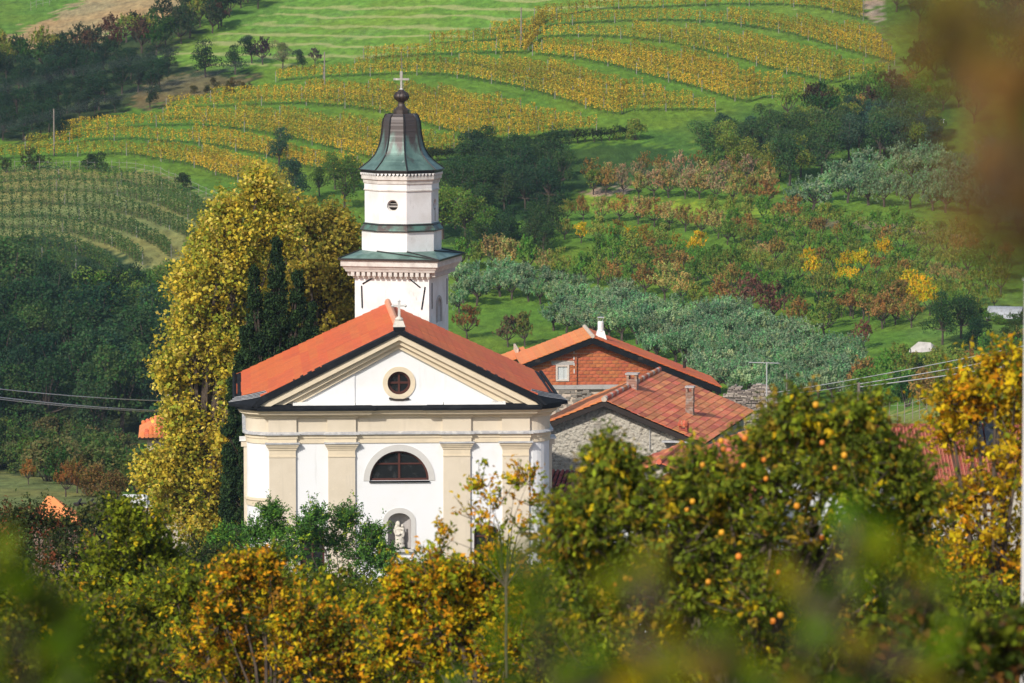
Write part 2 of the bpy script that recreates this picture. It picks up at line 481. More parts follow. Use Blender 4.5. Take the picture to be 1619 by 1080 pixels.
ys = np.concatenate([np.arange(-60, 180, 5.0), np.arange(180, 400, 2.5), np.arange(400, 790, 1.15), np.arange(790, 1560, 8.0)])
UU, YY = np.meshgrid(us, ys)
XX = UU * (YY + 90)
ZZ = terr(XX, YY)
GP = np.stack([XX.ravel(), YY.ravel(), ZZ.ravel()], 1)
nc = len(us); nr = len(ys)
ii = (np.arange(nr - 1)[:, None] * nc + np.arange(nc - 1)[None, :]).ravel()
me = fast_mesh('ground', GP, np.stack([ii, ii + 1, ii + nc + 1, ii + nc], 1), None)
px_, py_ = proj(GP[:, 0], GP[:, 1], GP[:, 2])
rg = np.random.RandomState(3)
jx = 5 * np.sin(GP[:, 0] * .9 + 2 * np.sin(GP[:, 1] * .5)) + rg.normal(size=len(GP)) * 7; jy = 2.5 * np.sin(GP[:, 0] * .6 + GP[:, 1] * .33) + rg.normal(size=len(GP)) * 3.5
gc = np.tile(np.array(GRASS), (len(GP), 1))
gc[GP[:, 1] < 240] = (.10, .10, .06)
mown = np.zeros(len(GP))
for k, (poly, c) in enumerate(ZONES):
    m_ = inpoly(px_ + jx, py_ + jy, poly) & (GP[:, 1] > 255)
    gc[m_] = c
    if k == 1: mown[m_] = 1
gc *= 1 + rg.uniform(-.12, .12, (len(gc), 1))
ca = me.color_attributes.new('ground_color', 'FLOAT_COLOR', 'POINT')
ca.data.foreach_set('color', np.concatenate([gc, mown[:, None]], 1).astype(np.float32).ravel())
me.polygons.foreach_set('use_smooth', np.ones(len(me.polygons), bool))
gm = bpy.data.materials.new('meadow'); gm.use_nodes = True
nt = gm.node_tree; b_ = nt.nodes['Principled BSDF']; b_.inputs['Roughness'].default_value = .95; b_.inputs['Specular IOR Level'].default_value = .1
def N(t, **kw):
    n = nt.nodes.new(t)
    for k, v in kw.items(): setattr(n, k, v)
    return n
L = nt.links.new
ga = N('ShaderNodeAttribute', attribute_name='ground_color')
geo = N('ShaderNodeNewGeometry')
mp = N('ShaderNodeMapping'); mp.inputs['Scale'].default_value = (1, .45, 1)
L(geo.outputs['Position'], mp.inputs[0])
n1 = N('ShaderNodeTexNoise'); n1.inputs['Scale'].default_value = .8; n1.inputs['Detail'].default_value = 8; n1.inputs['Roughness'].default_value = .75
L(mp.outputs[0], n1.inputs['Vector'])
n2 = N('ShaderNodeTexNoise'); n2.inputs['Scale'].default_value = .07; n2.inputs['Detail'].default_value = 4
L(geo.outputs['Position'], n2.inputs['Vector'])
r1 = N('ShaderNodeMapRange'); r1.inputs[1].default_value = .25; r1.inputs[2].default_value = .75; r1.inputs[3].default_value = .42; r1.inputs[4].default_value = 1.7
L(n1.outputs[0], r1.inputs[0])
v1 = N('ShaderNodeVectorMath', operation='SCALE'); L(ga.outputs['Color'], v1.inputs[0]); L(r1.outputs[0], v1.inputs['Scale'])
mx = N('ShaderNodeMix', data_type='RGBA'); mx.blend_type = 'MULTIPLY'
r2 = N('ShaderNodeMapRange'); r2.inputs[1].default_value = .4; r2.inputs[2].default_value = .65
L(n2.outputs[0], r2.inputs[0]); L(r2.outputs[0], mx.inputs[0]); L(v1.outputs[0], mx.inputs[6]); mx.inputs[7].default_value = (1.35, 1.05, .9, 1)
sp = N('ShaderNodeSeparateXYZ'); L(geo.outputs['Position'], sp.inputs[0])
n3 = N('ShaderNodeTexNoise'); n3.inputs['Scale'].default_value = .12; n3.inputs['Detail'].default_value = 5; L(geo.outputs['Position'], n3.inputs['Vector'])
ma = N('ShaderNodeMath', operation='MULTIPLY_ADD'); ma.inputs[1].default_value = 9.0; L(n3.outputs[0], ma.inputs[0])
mb2 = N('ShaderNodeMath', operation='MULTIPLY'); mb2.inputs[1].default_value = 4.6; L(sp.outputs[2], mb2.inputs[0]); L(mb2.outputs[0], ma.inputs[2])
sn = N('ShaderNodeMath', operation='SINE'); L(ma.outputs[0], sn.inputs[0])
r3 = N('ShaderNodeMapRange'); r3.inputs[1].default_value = .35; r3.inputs[2].default_value = .95; r3.inputs[4].default_value = .75; L(sn.outputs[0], r3.inputs[0])
mk = N('ShaderNodeMath', operation='MULTIPLY'); L(r3.outputs[0], mk.inputs[0]); L(ga.outputs['Alpha'], mk.inputs[1])
mk2 = N('ShaderNodeMath', operation='MULTIPLY'); L(mk.outputs[0], mk2.inputs[0]); L(r1.outputs[0], mk2.inputs[1])
mx2 = N('ShaderNodeMix', data_type='RGBA'); L(mk2.outputs[0], mx2.inputs[0]); L(mx.outputs[2], mx2.inputs[6]); mx2.inputs[7].default_value = (.36, .37, .13, 1)
L(mx2.outputs[2], b_.inputs['Base Color'])
bp = N('ShaderNodeBump'); bp.inputs['Strength'].default_value = 1; bp.inputs['Distance'].default_value = .35
L(n1.outputs[0], bp.inputs['Height']); L(bp.outputs[0], b_.inputs['Normal'])
me.materials.append(gm)
go = bpy.data.objects.new('ground', me); COL.objects.link(go); go['kind'] = 'structure'
go['label'] = 'grassy hillside and valley ground'

# ------------------------------------------------------------------ the church
CY = 209.0
c0 = at(631, 640, CY).x
church = thing('church', 'cream and white baroque church with a pediment, arched window and orange tile roof', 'church', (c0, CY, 0), R(3.5))
def cx(px): return at(px, 640, CY).x - c0
def cz(py): return zat(py, CY)
def cb(name, mb, m, **k): return mb.build(name, m, church, **k)
XA0, XA1, XB0, XB1 = cx(838) , cx(796), cx(745), cx(701)    # pilaster edges right of centre
XA0, XA1, XB0, XB1 = 5.98, 4.76, 3.27, 2.03
XW, RW = 7.0, 1.15                                            # half width of the front, depth of the rounded corner bays
zc, zcap, zcb, zarch, zstr, zfr, zcor, ztop = 0, cz(699), cz(720), cz(700), cz(684), cz(660), cz(646), cz(640)
def arc_pts(sx):
    """rounded corner bay from the side wall round to the front"""
    return [(sx * (XA0 + (XW - XA0) * math.cos(t)), RW - RW * math.sin(t)) for t in [math.pi / 2 * i / 8 for i in range(9)]]
def front_path(pj, wing=True, ext=0):
    L_ = arc_pts(-1); R_ = arc_pts(1)[::-1]
    mid = []
    for x0, x1 in ((-XA0, -XA1), (-XB0, -XB1), (XB1, XB0), (XA1, XA0)):
        mid += [(x0, 0), (x0, -pj), (x1, -pj), (x1, 0)]
    mid = mid[1:-1]
    return [(-XW, 15.0)] + L_[:-1] + [(-XA0, 0)] + mid + [(XA0, 0)] + R_[1:] + [(XW, 15.0)]
# walls: bays of the front with their openings, then sides and back
def arch_hole(xc, w, z0, zs, zt, n=14):
    """opening w wide from z0 up to springing zs and an arch rising to zt"""
    pts = [(xc - w / 2, z0), (xc + w / 2, z0)]
    for i in range(n + 1):
        t = math.pi * i / n
        pts.append((xc + w / 2 * math.cos(t), zs + (zt - zs) * math.sin(t)))
    return pts
wall = MB()
zl0, zl1 = cz(760), cz(713)
lun = [(cx(683) * 1.0 * math.cos(math.pi * i / 24) * .93, zl0 + (zl1 - zl0) * math.sin(math.pi * i / 24)) for i in range(25)]
wlun = cx(678) 
lun = [(wlun * math.cos(math.pi * i / 24), zl0 + (zl1 - zl0) * math.sin(math.pi * i / 24)) for i in range(25)]
wall.panel_hole((-XB1, XB1, cz(790), zarch), lun, 0, .35)
nich = arch_hole(0, cx(649.5) * 2, cz(868), cz(825), cz(811))
wall.panel_hole((-XB1, XB1, cz(888), cz(790)), nich, 0, .55)
door = arch_hole(0, 2.0, .1, 2.6, 3.1)
wall.panel_hole((-XB1, XB1, 0, cz(888)), door, 0, .4)
swin = {}
for sx in (-1, 1):
    h = arch_hole(sx * (XB0 + .74), 1.12, cz(905), cz(840), cz(832))
    swin[sx] = h
    xs = sorted((sx * XB0, sx * XA1))
    wall.panel_hole((xs[0], xs[1], 1.2, zarch), h, 0, .35)
    wall.box(xs[0], xs[1], 0, .3, 0, 1.2)
cb('front_wall', wall, M['plaster'])
for sx in (-1, 1):
    w = MB()
    pts = [(p[0], p[1]) for p in arc_pts(sx)]
    inner = [(sx * (XW - .4), RW), (sx * (XA0 - .1), .4)]
    poly = pts + [(sx * (XA0 - .1), .0), (sx * (XA0 - .1), .45), (sx * (XW - .45), RW)]
    w.prism_z(poly if sx > 0 else poly[::-1], 0, zarch + .02)
    cb('rounded_corner_bay', w, M['plaster'])
w = MB()
w.box(-XW, -XW + .4, RW, 15.0, 0, ztop - .25).box(XW - .4, XW, RW, 15.0, 0, ztop - .25).box(-XW + .4, XW - .4, 14.6, 15.0, 0, ztop - .25)
w.prism_y([(-XW + .4, ztop - .3), (XW - .4, ztop - .3), (0, ztop + 2.95)], 14.65, 14.95)
cb('nave_wall', w, M['plaster'])
for x0, x1 in ((-XA0, -XA1), (-XB0, -XB1), (XB1, XB0), (XA1, XA0)):
    p = cb('pilaster', MB().box(x0, x1, -.12, .28, 0, zcb - .03), M['cream'])
    k = MB()
    k.box(x0 - .015, x1 + .015, -.15, .25, zcb - .05, zcb + .02)
    k.box(x0, x1, -.125, .25, zcb + .02, zcap - .32)
    for i, (o, a, b) in enumerate(((.04, -.32, -.22), (.09, -.22, -.14), (.14, -.14, -.04))):
        k.box(x0 - o, x1 + o, -.125 - o, .25, zcap + a, zcap + b)
    k.build('capital', M['trim'], p)
    MB().box(x0 - .19, x1 + .19, -.33, .2, zcap - .04, zcap + .03).build('lead_cap', M['lead'], p)
for sx in (-1, 1):
    q = MB().box(sx * XW - (.14 if sx < 0 else 0), sx * XW + (.14 if sx > 0 else 0), RW + .15, RW + 1.3, 0, zcap - .3)
    q.box(sx * XW - (.26 if sx < 0 else 0), sx * XW + (.26 if sx > 0 else 0), RW + .1, RW + 1.4, zcap - .3, zcap - .04)
    o = cb('side_pilaster', q, M['cream'])
    MB().box(sx * XW - (.34 if sx < 0 else 0), sx * XW + (.34 if sx > 0 else 0), RW + .05, RW + 1.45, zcap - .04, zcap + .03).build('lead_cap', M['white'], o)
    a = arc_pts(sx) if sx < 0 else arc_pts(sx)[::-1]
    zz = cz(790)
    cb('corner_string_course', MB().sweep(a, [(-.1, zz - .28), (.05, zz - .28), (.06, zz - .02), (.12, zz), (.12, zz + .1), (-.1, zz + .14)]), M['trim'])
path = front_path(.12)
cb('architrave', MB().sweep(path, [(-.1, zarch), (.05, zarch), (.05, zarch + .22), (.09, zarch + .24), (.09, zstr - .06), (-.1, zstr - .06)]), M['trim'])
cb('lead_string_course', MB().sweep(path, [(-.1, zstr - .06), (.20, zstr - .06), (.20, zstr - .005), (.05, zstr + .07), (-.1, zstr + .07)]), M['lead'])
cb('frieze', MB().sweep(path, [(-.1, zstr + .07), (.04, zstr + .07), (.04, zfr), (-.1, zfr)]), M['cream'])
cb('bed_moulding', MB().sweep(path, [(-.1, zfr), (.10, zfr), (.14, zfr + .08), (.14, zfr + .12), (-.1, zfr + .12)]), M['trim'])
L_ = arc_pts(-1); R_ = arc_pts(1)[::-1]
cpath = [(-XW, 15.0)] + L_[:-1] + [(-XA0, 0), (-XA0, -.14), (-1.62, -.14), (-1.62, 0), (1.62, 0), (1.62, -.14), (XA0, -.14), (XA0, 0)] + R_[1:] + [(XW, 15.0)]
z1 = zfr + .12
cb('cornice', MB().sweep(cpath, [(-.15, z1), (.22, z1), (.30, z1 + .07), (.36, z1 + .09), (.36, z1 + .15), (.46, z1 + .24), (.50, z1 + .25), (.50, zcor), (-.15, zcor)]), M['trim'])
cb('cornice_metal_cover', MB().sweep(cpath, [(-.1, zcor), (.55, zcor - .02), (.56, zcor + .10), (.30, ztop + .06), (-.1, ztop + .1)]), M['black'])
# pediment
z_of = cz
def px_(h): return h * (cx(731) / 100.0)
tym = MB()
ocu = [(.0 + px_(19.5) * math.cos(2 * math.pi * i / 28), cz(605.5) + px_(19.5) * math.sin(2 * math.pi * i / 28)) for i in range(28)]
tym.panel_hole((-px_(70), px_(70), ztop + .06, cz(585)), ocu, .0, .32)
tym.prism_y([(-px_(70), cz(585)), (px_(70), cz(585)), (0, cz(538) + .1)], 0, .3)
for sx in (-1, 1):
    pl = [(sx * px_(70), ztop + .06), (sx * px_(70), cz(585) + .2), (sx * px_(190), ztop + .06)]
    tym.prism_y(pl if sx > 0 else pl[::-1], -.05, .3)
tym.prism_y([(-px_(69), cz(586)), (px_(69), cz(586)), (0, cz(540))], .001, .2)
cb('tympanum', tym, M['plaster'])
def rake(half0, half1, a0, a1, y0, y1, m, name, zb=None):
    zb = zb or ztop + .02
    mb = MB()
    for sx in (-1, 1):
        pts = [(0, cz(a0)), (sx * px_(half0), zb), (sx * px_(half1), zb), (0, cz(a1))]
        mb.prism_y(pts if sx < 0 else pts[::-1], y0, y1)
    return cb(name, mb, m)
rake(186, 164, 542.5, 551, -.16, .1, M['trim'], 'raking_bed_moulding')
rake(205, 184, 535, 543.5, -.34, .12, M['trim'], 'raking_fillet')
rake(226, 203, 526, 536, -.52, .14, M['trim'], 'raking_cornice')
mb = MB()
for sx in (-1, 1):
    pts = [(0, cz(519.5)), (sx * px_(218), cz(624)), (sx * px_(234), ztop + .0), (sx * px_(226), ztop), (0, cz(527))]
    mb.prism_y(pts if sx < 0 else pts[::-1], -.60, .25)
cb('rake_metal_cover', mb, M['black'])
for sx in (-1, 1):
    mb = MB()
    A = Vector((sx * px_(205), -.62, cz(622))); B_ = Vector((sx * px_(212), .55, cz(618))); C_ = Vector((sx * px_(257), 1.2, cz(630))); D_ = Vector((sx * px_(269), .75, ztop + .06)); E_ = Vector((sx * px_(226), -.66, ztop + .04))
    top = [A, B_, C_, D_, E_]
    mb.add([p - Vector((0, 0, .14)) for p in top] + top, [(0, 1, 2, 3, 4), (9, 8, 7, 6, 5)] + [(i, (i + 1) % 5, (i + 1) % 5 + 5, i + 5) for i in range(5)])
    o = cb('corner_metal_roof', mb, M['black'])
    sm = MB()
    for t in (.25, .5, .75, .97):
        p, q = B_.lerp(A, t) + Vector((0, 0, .04)), C_.lerp(D_, t) + Vector((0, 0, .04))
        q2 = p.lerp(q, .5) - Vector((0, 0, .03))
        sm.tube([p, q2, q], .016, 5)
    sm.build('standing_seam', M['lead'], o)
    cb('gutter', MB().tube([(sx * (XW + .56), .9, ztop - .02), (sx * (XW + .56), 15.2, ztop - .02)], .09, 8), M['black'])
wl = MB()
for x0, x1, yy in ((-px_(168), -px_(70), -.13), (-px_(69), px_(69), -.12), (px_(70), px_(168), -.13)):
    wl.hexa([(x0, -.05, ztop + .03), (x1, -.05, ztop + .03), (x1, yy - .35, ztop + .02), (x0, yy - .35, ztop + .02)],
            [(x0, -.06, ztop + .19), (x1, -.06, ztop + .19), (x1, yy - .35, ztop + .05), (x0, yy - .35, ztop + .05)])
cb('pale_flashing', wl, mat('weathered_flashing', (.66, .65, .63), .6, [(3, (.25, .25, .25), .6, .7), (1, (.76, .75, .72), .4, .6)]))
# oculus window with splayed rim
def ringmb(r0, r1, y0, y1, zc_, n=32, xc=0):
    mb = MB(); vs = []; fs = []
    for k in range(n):
        t = 2 * math.pi * k / n; c, s = math.cos(t), math.sin(t)
        vs += [(xc + r0 * c, y0, zc_ + r0 * s), (xc + r1 * c, y0, zc_ + r1 * s), (xc + r1 * c, y1, zc_ + r1 * s), (xc + r0 * c, y1, zc_ + r0 * s)]
    for k in range(n):
        a, b = 4 * k, 4 * ((k + 1) % n)
        for j in range(4): fs.append((a + j, b + j, b + (j + 1) % 4, a + (j + 1) % 4))
    return mb.add(vs, fs)
zo = cz(605.5)
cb('oculus_surround', ringmb(px_(18.3), px_(26), -.05, .04, zo), M['trim'])
ow = ringmb(px_(14.5), px_(18.6), .12, .28, zo).build('oculus_window', M['frame'], church)
MB().box(-px_(16), px_(16), .14, .22, zo - .045, zo + .045).build('glazing_bar', M['frame'], ow)
MB().box(-.045, .045, .13, .23, zo - px_(16), zo + px_(16)).build('glazing_bar', M['frame'], ow)
mb = MB()
for qx in (-1, 1):
    for qz in (-1, 1):
        mb = MB(); r = px_(15)
        pts = [(0, zo)] + [(qx * r * math.cos(math.pi / 2 * i / 8), zo + qz * r * math.sin(math.pi / 2 * i / 8)) for i in range(9)]
        mb.prism_y(pts, .20, .21).build('pane', M['glass'], ow)
cb('oculus_sill', MB().add(*(lambda: (lambda m_: (m_.v, m_.f))(MB().tube([(-px_(16), -.1, cz(629.5)), (-px_(6), -.14, cz(631.5)), (px_(6), -.14, cz(631.8)), (px_(16), -.1, cz(630))], .05, 6)))()), M['darkwood'])
# lunette
def band(out, inn, y0, y1):
    mb = MB(); n = len(out)
    vs = []; fs = []
    for o, i in zip(out, inn): vs += [(o[0], y0, o[1]), (i[0], y0, i[1]), (i[0], y1, i[1]), (o[0], y1, o[1])]
    for k in range(n - 1):
        a, b = 4 * k, 4 * (k + 1)
        for j in range(4): fs.append((a + j, b + j, b + (j + 1) % 4, a + (j + 1) % 4))
    fs += [(0, 1, 2, 3), (4 * n - 1, 4 * n - 2, 4 * n - 3, 4 * n - 4)]
    return mb.add(vs, fs)
def ell(w_, h_, z0, n=24): return [(w_ * math.cos(math.pi * i / n), z0 + h_ * math.sin(math.pi * i / n)) for i in range(n + 1)]
wl_, hl_ = wlun, zl1 - zl0
cb('window_surround', band(ell(wl_ + .28, hl_ + .30, zl0), ell(wl_, hl_, zl0), -.025, .03), M['grey_band'])
lw = band(ell(wl_, hl_, zl0), ell(wl_ - .09, hl_ - .09, zl0), .14, .28).build('arched_window', M['frame'], church)
MB().box(-wl_ + .04, wl_ - .04, .14, .28, zl0, zl0 + .1).build('glazing_bar', M['frame'], lw)
MB().box(-.05, .05, .13, .27, zl0 + .1, zl1 - .05).build('glazing_bar', M['frame'], lw)
zb_ = zl0 + hl_ * .56
for a in (-1, 1):
    MB().box(min(a * .05, a * wl_ * .82), max(a * .05, a * wl_ * .82), .15, .25, zb_ - .035, zb_ + .035).build('glazing_bar', M['frame'], lw)
    pts = [(a * .05, zl0 + .1), (a * (wl_ - .06), zl0 + .1)] + [(a * x, z) for x, z in ell(wl_ - .05, hl_ - .05, zl0, 24)[1:11] if z < zb_ - .035] + [(a * wl_ * .8, zb_ - .036), (a * .05, zb_ - .036)]
    MB().prism_y(pts, .20, .21).build('pane', M['glass'], lw)
    pts = [(a * .05, zb_ + .036), (a * wl_ * .78, zb_ + .036)] + [(a * x, z) for x, z in ell(wl_ - .05, hl_ - .05, zl0, 24)[1:12] if z > zb_ + .05] + [(a * .05, zl1 - .06)]
    MB().prism_y(pts, .21, .22).build('pane', M['glass'], lw)
MB().box(-wl_ - .02, wl_ + .02, -.10, .3, zl0 - .07, zl0 - .005).build('sill', M['black'], lw)
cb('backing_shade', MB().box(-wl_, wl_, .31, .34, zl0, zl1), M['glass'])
# niche: round back, surround
nh = arch_hole(0, cx(649.5) * 2, cz(868), cz(825), cz(811))
ni = [(x, z) for x, z in nh]
no = arch_hole(0, cx(649.5) * 2 + .44, cz(868), cz(825), cz(811) + .24)
cb('niche_surround', band(no[1:] + [no[0]], ni[1:] + [ni[0]], -.03, .03), M['grey_band'])
nb = MB()
wn_ = cx(649.5)
vs = []; fs = []; nk = 12
for i in range(nk + 1):
    t = math.pi * i / nk
    x = wn_ * math.cos(t); y = .05 + .55 * math.sin(t)
    vs += [(x, y, cz(868)), (x, y, cz(825))]
for i in range(nk): fs.append((2 * i, 2 * i + 2, 2 * i + 3, 2 * i + 1))
o0 = len(vs)
for j in range(1, 7):
    p = math.pi / 2 * j / 6
    for i in range(nk + 1):
        t = math.pi * i / nk
        vs.append((wn_ * math.cos(t) * math.cos(p), .05 + .55 * math.sin(t) * math.cos(p), cz(825) + (cz(811) - cz(825)) * math.sin(p)))
for i in range(nk): fs.append((2 * i + 1, 2 * i + 3, o0 + i + 1, o0 + i))
for j in range(5):
    for i in range(nk): fs.append((o0 + j * (nk + 1) + i, o0 + j * (nk + 1) + i + 1, o0 + (j + 1) * (nk + 1) + i + 1, o0 + (j + 1) * (nk + 1) + i))
nb.add(vs, fs)
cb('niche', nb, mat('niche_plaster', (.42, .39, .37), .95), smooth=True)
cb('niche_ledge', MB().box(-wn_ - .1, wn_ + .1, -.2, .6, cz(868) - .12, cz(868)), M['grey_band'])
for sx, h in swin.items():
    xc = sx * (XB0 + .74)
    ho = arch_hole(xc, 1.12 + .34, cz(905), cz(840), cz(832) + .18)
    cb('window_surround', band(ho[1:] + [ho[0]], h[1:] + [h[0]], -.025, .03), M['grey_band'])
    hi = arch_hole(xc, 1.12 - .16, cz(905), cz(840), cz(832) - .08)
    fw = band(h[1:] + [h[0]], hi[1:] + [hi[0]], .12, .26).build('tall_window', M['frame'], church)
    MB().box(xc - .04, xc + .04, .11, .25, cz(905), cz(832) - .06).build('glazing_bar', M['frame'], fw)
    for k in range(1, 4):
        zz = cz(905) + k * (cz(838) - cz(905)) / 3.6
        MB().box(xc - .5, xc + .5, .13, .23, zz - .03, zz + .03).build('glazing_bar', M['frame'], fw)
    MB().prism_y(hi, .19, .2).build('pane', M['glass'], fw)
    MB().box(xc - .62, xc + .62, -.08, .3, cz(905) - .1, cz(905)).build('sill', M['grey_band'], fw)
dr = MB().prism_y(arch_hole(0, 2.0, .1, 2.6, 3.1), .3, .38).build('door', M['frame'], church)
MB().tube([(.12, .22, 1.3), (.12, .22, 1.5)], .02).build('handle', M['black'], dr)
# roof in overlapping tile courses
zr = cz(519.5) - .05; sl = .465; hw = cx(374); hw = 7.52
NC = 19
nl = math.sqrt(1 + sl * sl)
for sx in (-1, 1):
    for k in range(NC):
        x0 = hw * k / NC; x1 = hw * (k + 1) / NC + .05
        za = zr - x0 * sl - .05; zb = zr - x1 * sl - .015
        for (y0, y1, dz) in ((-.38, .95, .012), (.95, 5.6, 0), (5.6, 10.3, .006), (10.3, 15.35, 0)):
            if k >= NC - 3 and y0 < 0: y0 = .35 if k == NC - 3 else .6
            q = [(sx * x0, y0 + .012, za + dz), (sx * x1, y0 + .012, zb + dz), (sx * x1, y1 - .012, zb + dz), (sx * x0, y1 - .012, za + dz)]
            cb('tile_course', MB().slab(q, .05), M['newtile'])
jm_ = mat('tile_joint', (.74, .34, .20), .85)
for sx in (-1, 1):
    for k in range(1, NC):
        x = hw * k / NC; z = zr - x * sl - .035; y0 = -.36 if k < NC - 3 else .65
        cb('course_joint', MB().slab([(sx * (x - .016), y0, z + .016 * sl), (sx * (x + .016), y0, z - .016 * sl), (sx * (x + .016), 15.3, z - .016 * sl), (sx * (x - .016), 15.3, z + .016 * sl)], .03), jm_)
    cb('verge_joint', MB().slab([(0, .93, zr - .028), (sx * hw * .98, .93, zr - hw * .98 * sl - .028), (sx * hw * .98, .965, zr - hw * .98 * sl - .028), (0, .965, zr - .028)], .03), jm_)
rf = MB()
for sx in (-1, 1):
    rf.slab([(0, -.3, zr - .14), (sx * hw * .97, .3, zr - hw * .97 * sl - .14), (sx * hw * .97, 15.3, zr - hw * .97 * sl - .14), (0, 15.3, zr - .14)], .1)
cb('roof_deck', rf, M['mortar'])
rt = MB()
for k in range(38):
    y = -.25 + k * .41
    rt.tube([(0, y, zr + .0), (0, y + .44, zr + .035)], [.17, .14], 8)
cb('ridge_tiles', rt, mat('ridge_tile', (.68, .30, .17), .85, [(5, (.62, .45, .35), .5, .7)]), kind='stuff')
mb = MB().box(-.26, .26, -.62, .1, cz(521), cz(515.5)); cb('gable_block', mb, M['black'])
zb_ = cz(515.5)
fin = MB()
fin.hexa([(-.28, -.52, zb_), (.28, -.52, zb_), (.28, .04, zb_), (-.28, .04, zb_)], [(-.18, -.42, cz(506)), (.18, -.42, cz(506)), (.18, -.06, cz(506)), (-.18, -.06, cz(506))])
fin.lathe([(.16, cz(506)), (.20, cz(504)), (.15, cz(502)), (.07, cz(500)), (.05, cz(498))], 12, cy=-.24)
fo = cb('cross_pedestal', fin, M['statue'])
cr = MB().box(-.055, .055, -.29, -.19, cz(500), cz(475)).box(-.29, .29, -.285, -.195, cz(484.5), cz(481.5))
for p in ((-.29, cz(483)), (.29, cz(483)), (0, cz(475.5))): cr.lathe([(.02, p[1] - .07), (.08, p[1]), (.02, p[1] + .07)], 8, cx=p[0], cy=-.24)
cr.build('cross', M['grey_band'], fo)

# statue in the niche
def blob(parts, voxel, name, m, parent=None, decim=None):
    bm = bmesh.new()
    for (p, r, sc, rot) in parts:
        mt = Matrix.Translation(p) @ Matrix.Rotation(rot, 4, 'Y') @ Matrix.Diagonal((sc[0] * r, sc[1] * r, sc[2] * r, 1))
        bmesh.ops.create_icosphere(bm, subdivisions=3, radius=1, matrix=mt)
    me = bpy.data.meshes.new(name); bm.to_mesh(me); bm.free()
    o = bpy.data.objects.new(name, me); COL.objects.link(o)
    md = o.modifiers.new('remesh', 'REMESH'); md.mode = 'VOXEL'; md.voxel_size = voxel; md.use_smooth_shade = True
    dg = bpy.context.evaluated_depsgraph_get()
    m2 = bpy.data.meshes.new_from_object(o.evaluated_get(dg))
    o.modifiers.clear(); o.data = m2; m2.name = name
    m2.materials.clear(); m2.materials.append(m)
    if parent: o.parent = parent
    return o
P_ = [((0, 0, .10), .24, (1.15, .9, .6), 0), ((.02, 0, .30), .22, (1.02, .85, 1.1), 0), ((.0, .0, .52), .20, (.98, .8, 1.1), .08), ((-.02, 0, .74), .19, (1.05, .75, 1.0), .05),
      ((-.05, 0, .90), .17, (1.15, .7, .7), 0), ((-.05, -.02, 1.02), .06, (1, 1, 1.3), 0), ((-.03, -.04, 1.13), .095, (.85, .95, 1.15), 0), ((-.06, .03, 1.13), .12, (.95, .85, 1.2), .1), ((-.13, .0, .98), .11, (.8, .8, 1.4), .3),
      ((-.20, -.08, .78), .07, (.9, .9, 2.0), -.35), ((-.10, -.18, .66), .06, (2.0, .9, .9), .2), ((.02, -.2, .70), .05, (1.2, .9, .9), 0),
      ((.16, -.08, .72), .10, (1, 1, 1.3), .1), ((.16, -.10, .88), .085, (1.1, .9, 1.4), 0), ((.15, -.12, 1.06), .075, (.9, .95, 1.1), 0), ((.07, -.16, .90), .035, (2.2, 1, 1), .5), ((.2, -.14, .62), .05, (.8, .8, 2.2), .2), ((.13, -.15, .60), .05, (.8, .8, 2), -.1)]
for i in range(7):
    t = -1.1 + i * .37
    P_.append(((math.sin(t) * .17 + .01, -abs(math.cos(t)) * .15, .30), .045, (.8, .8, 5.5), math.sin(t) * .12))
st = blob(P_, .018, 'statue', M['statue'])
tag(st, 'pale stone statue of a robed mother holding a child in the wall niche', 'statue')
cR = R(3.5)
st.location = (c0 - math.sin(cR) * .25, CY + math.cos(cR) * .25 - .0, cz(868))
st.rotation_euler = (0, 0, cR)

# ------------------------------------------------------------------ the bell tower
TY = 227.0
t0 = at(635, 300, TY).x
tower = thing('bell_tower', 'white square bell tower with octagonal lantern, copper onion cap and cross', 'bell tower', (t0, TY, 0), R(-13.6))
def tz(py): return zat(py, TY - 1.6)
def tb(name, mb, m, **k): return mb.build(name, m, tower, **k)
sc = TY / F / .997
hs, hc = 120.6 / 2 * sc, 157 / 2 * sc
ztw = tz(440)
def tower_wall(hole, k):
    mb = MB()
    if hole:
        h = [(-.42, 7.0 + 8.4), (.42, 15.4)]
        z0, zs, zt = tz(512), tz(487), tz(474)
        h = [(-.38, z0), (.38, z0), (.38, zs), (.33, zs + (zt - zs) * .45), (.2, zs + (zt - zs) * .8), (0, zt), (-.2, zs + (zt - zs) * .8), (-.33, zs + (zt - zs) * .45), (-.38, zs)]
        mb.panel_hole((-hs, hs, z0 - .8, ztw), h, -hs, -hs + .5)
        mb.box(-hs, hs, -hs, -hs + .4, 0, z0 - .8)
    else:
        mb.box(-hs + .002, hs - .002, -hs, -hs + .4, 0, ztw)
    o = tb('tower_wall', mb, M['tower'])
    o.rotation_euler = (0, 0, k * math.pi / 2)
    if hole:
        b = band([(p[0] * 1.45, p[1] + (.14 if p[1] > zs - .1 else 0)) for p in h[1:] + [h[0]]], h[1:] + [h[0]], -hs - .04, -hs + .02).build('bell_opening_surround', M['concrete'], o)
        MB().box(-.38, .38, -hs + .35, -hs + .42, z0, z0 + .75).build('parapet', M['concrete'], o)
        MB().box(-.5, .5, -hs + .75, -hs + .8, z0 - .2, zt + .3).build('louvre', M['darkwood'], o)
for k in range(4): tower_wall(k in (1, 3), k)
for a, b in (((-1.50, 449), (-.95, 439)), ((-1.55, 452), (-1.52, 487)), ((.88, 439), (1.45, 453)), ((1.70, 452), (1.52, 488))):
    tb('iron_tie', MB().tube([(a[0], -hs - .02, tz(a[1])), (b[0], -hs - .02, tz(b[1]))], .035, 5), M['black'])
for y in (-1.35, 1.62):
    tb('slit', MB().box(hs - .01, hs + .015, y - .06, y + .06, tz(488), tz(447)), M['black'])
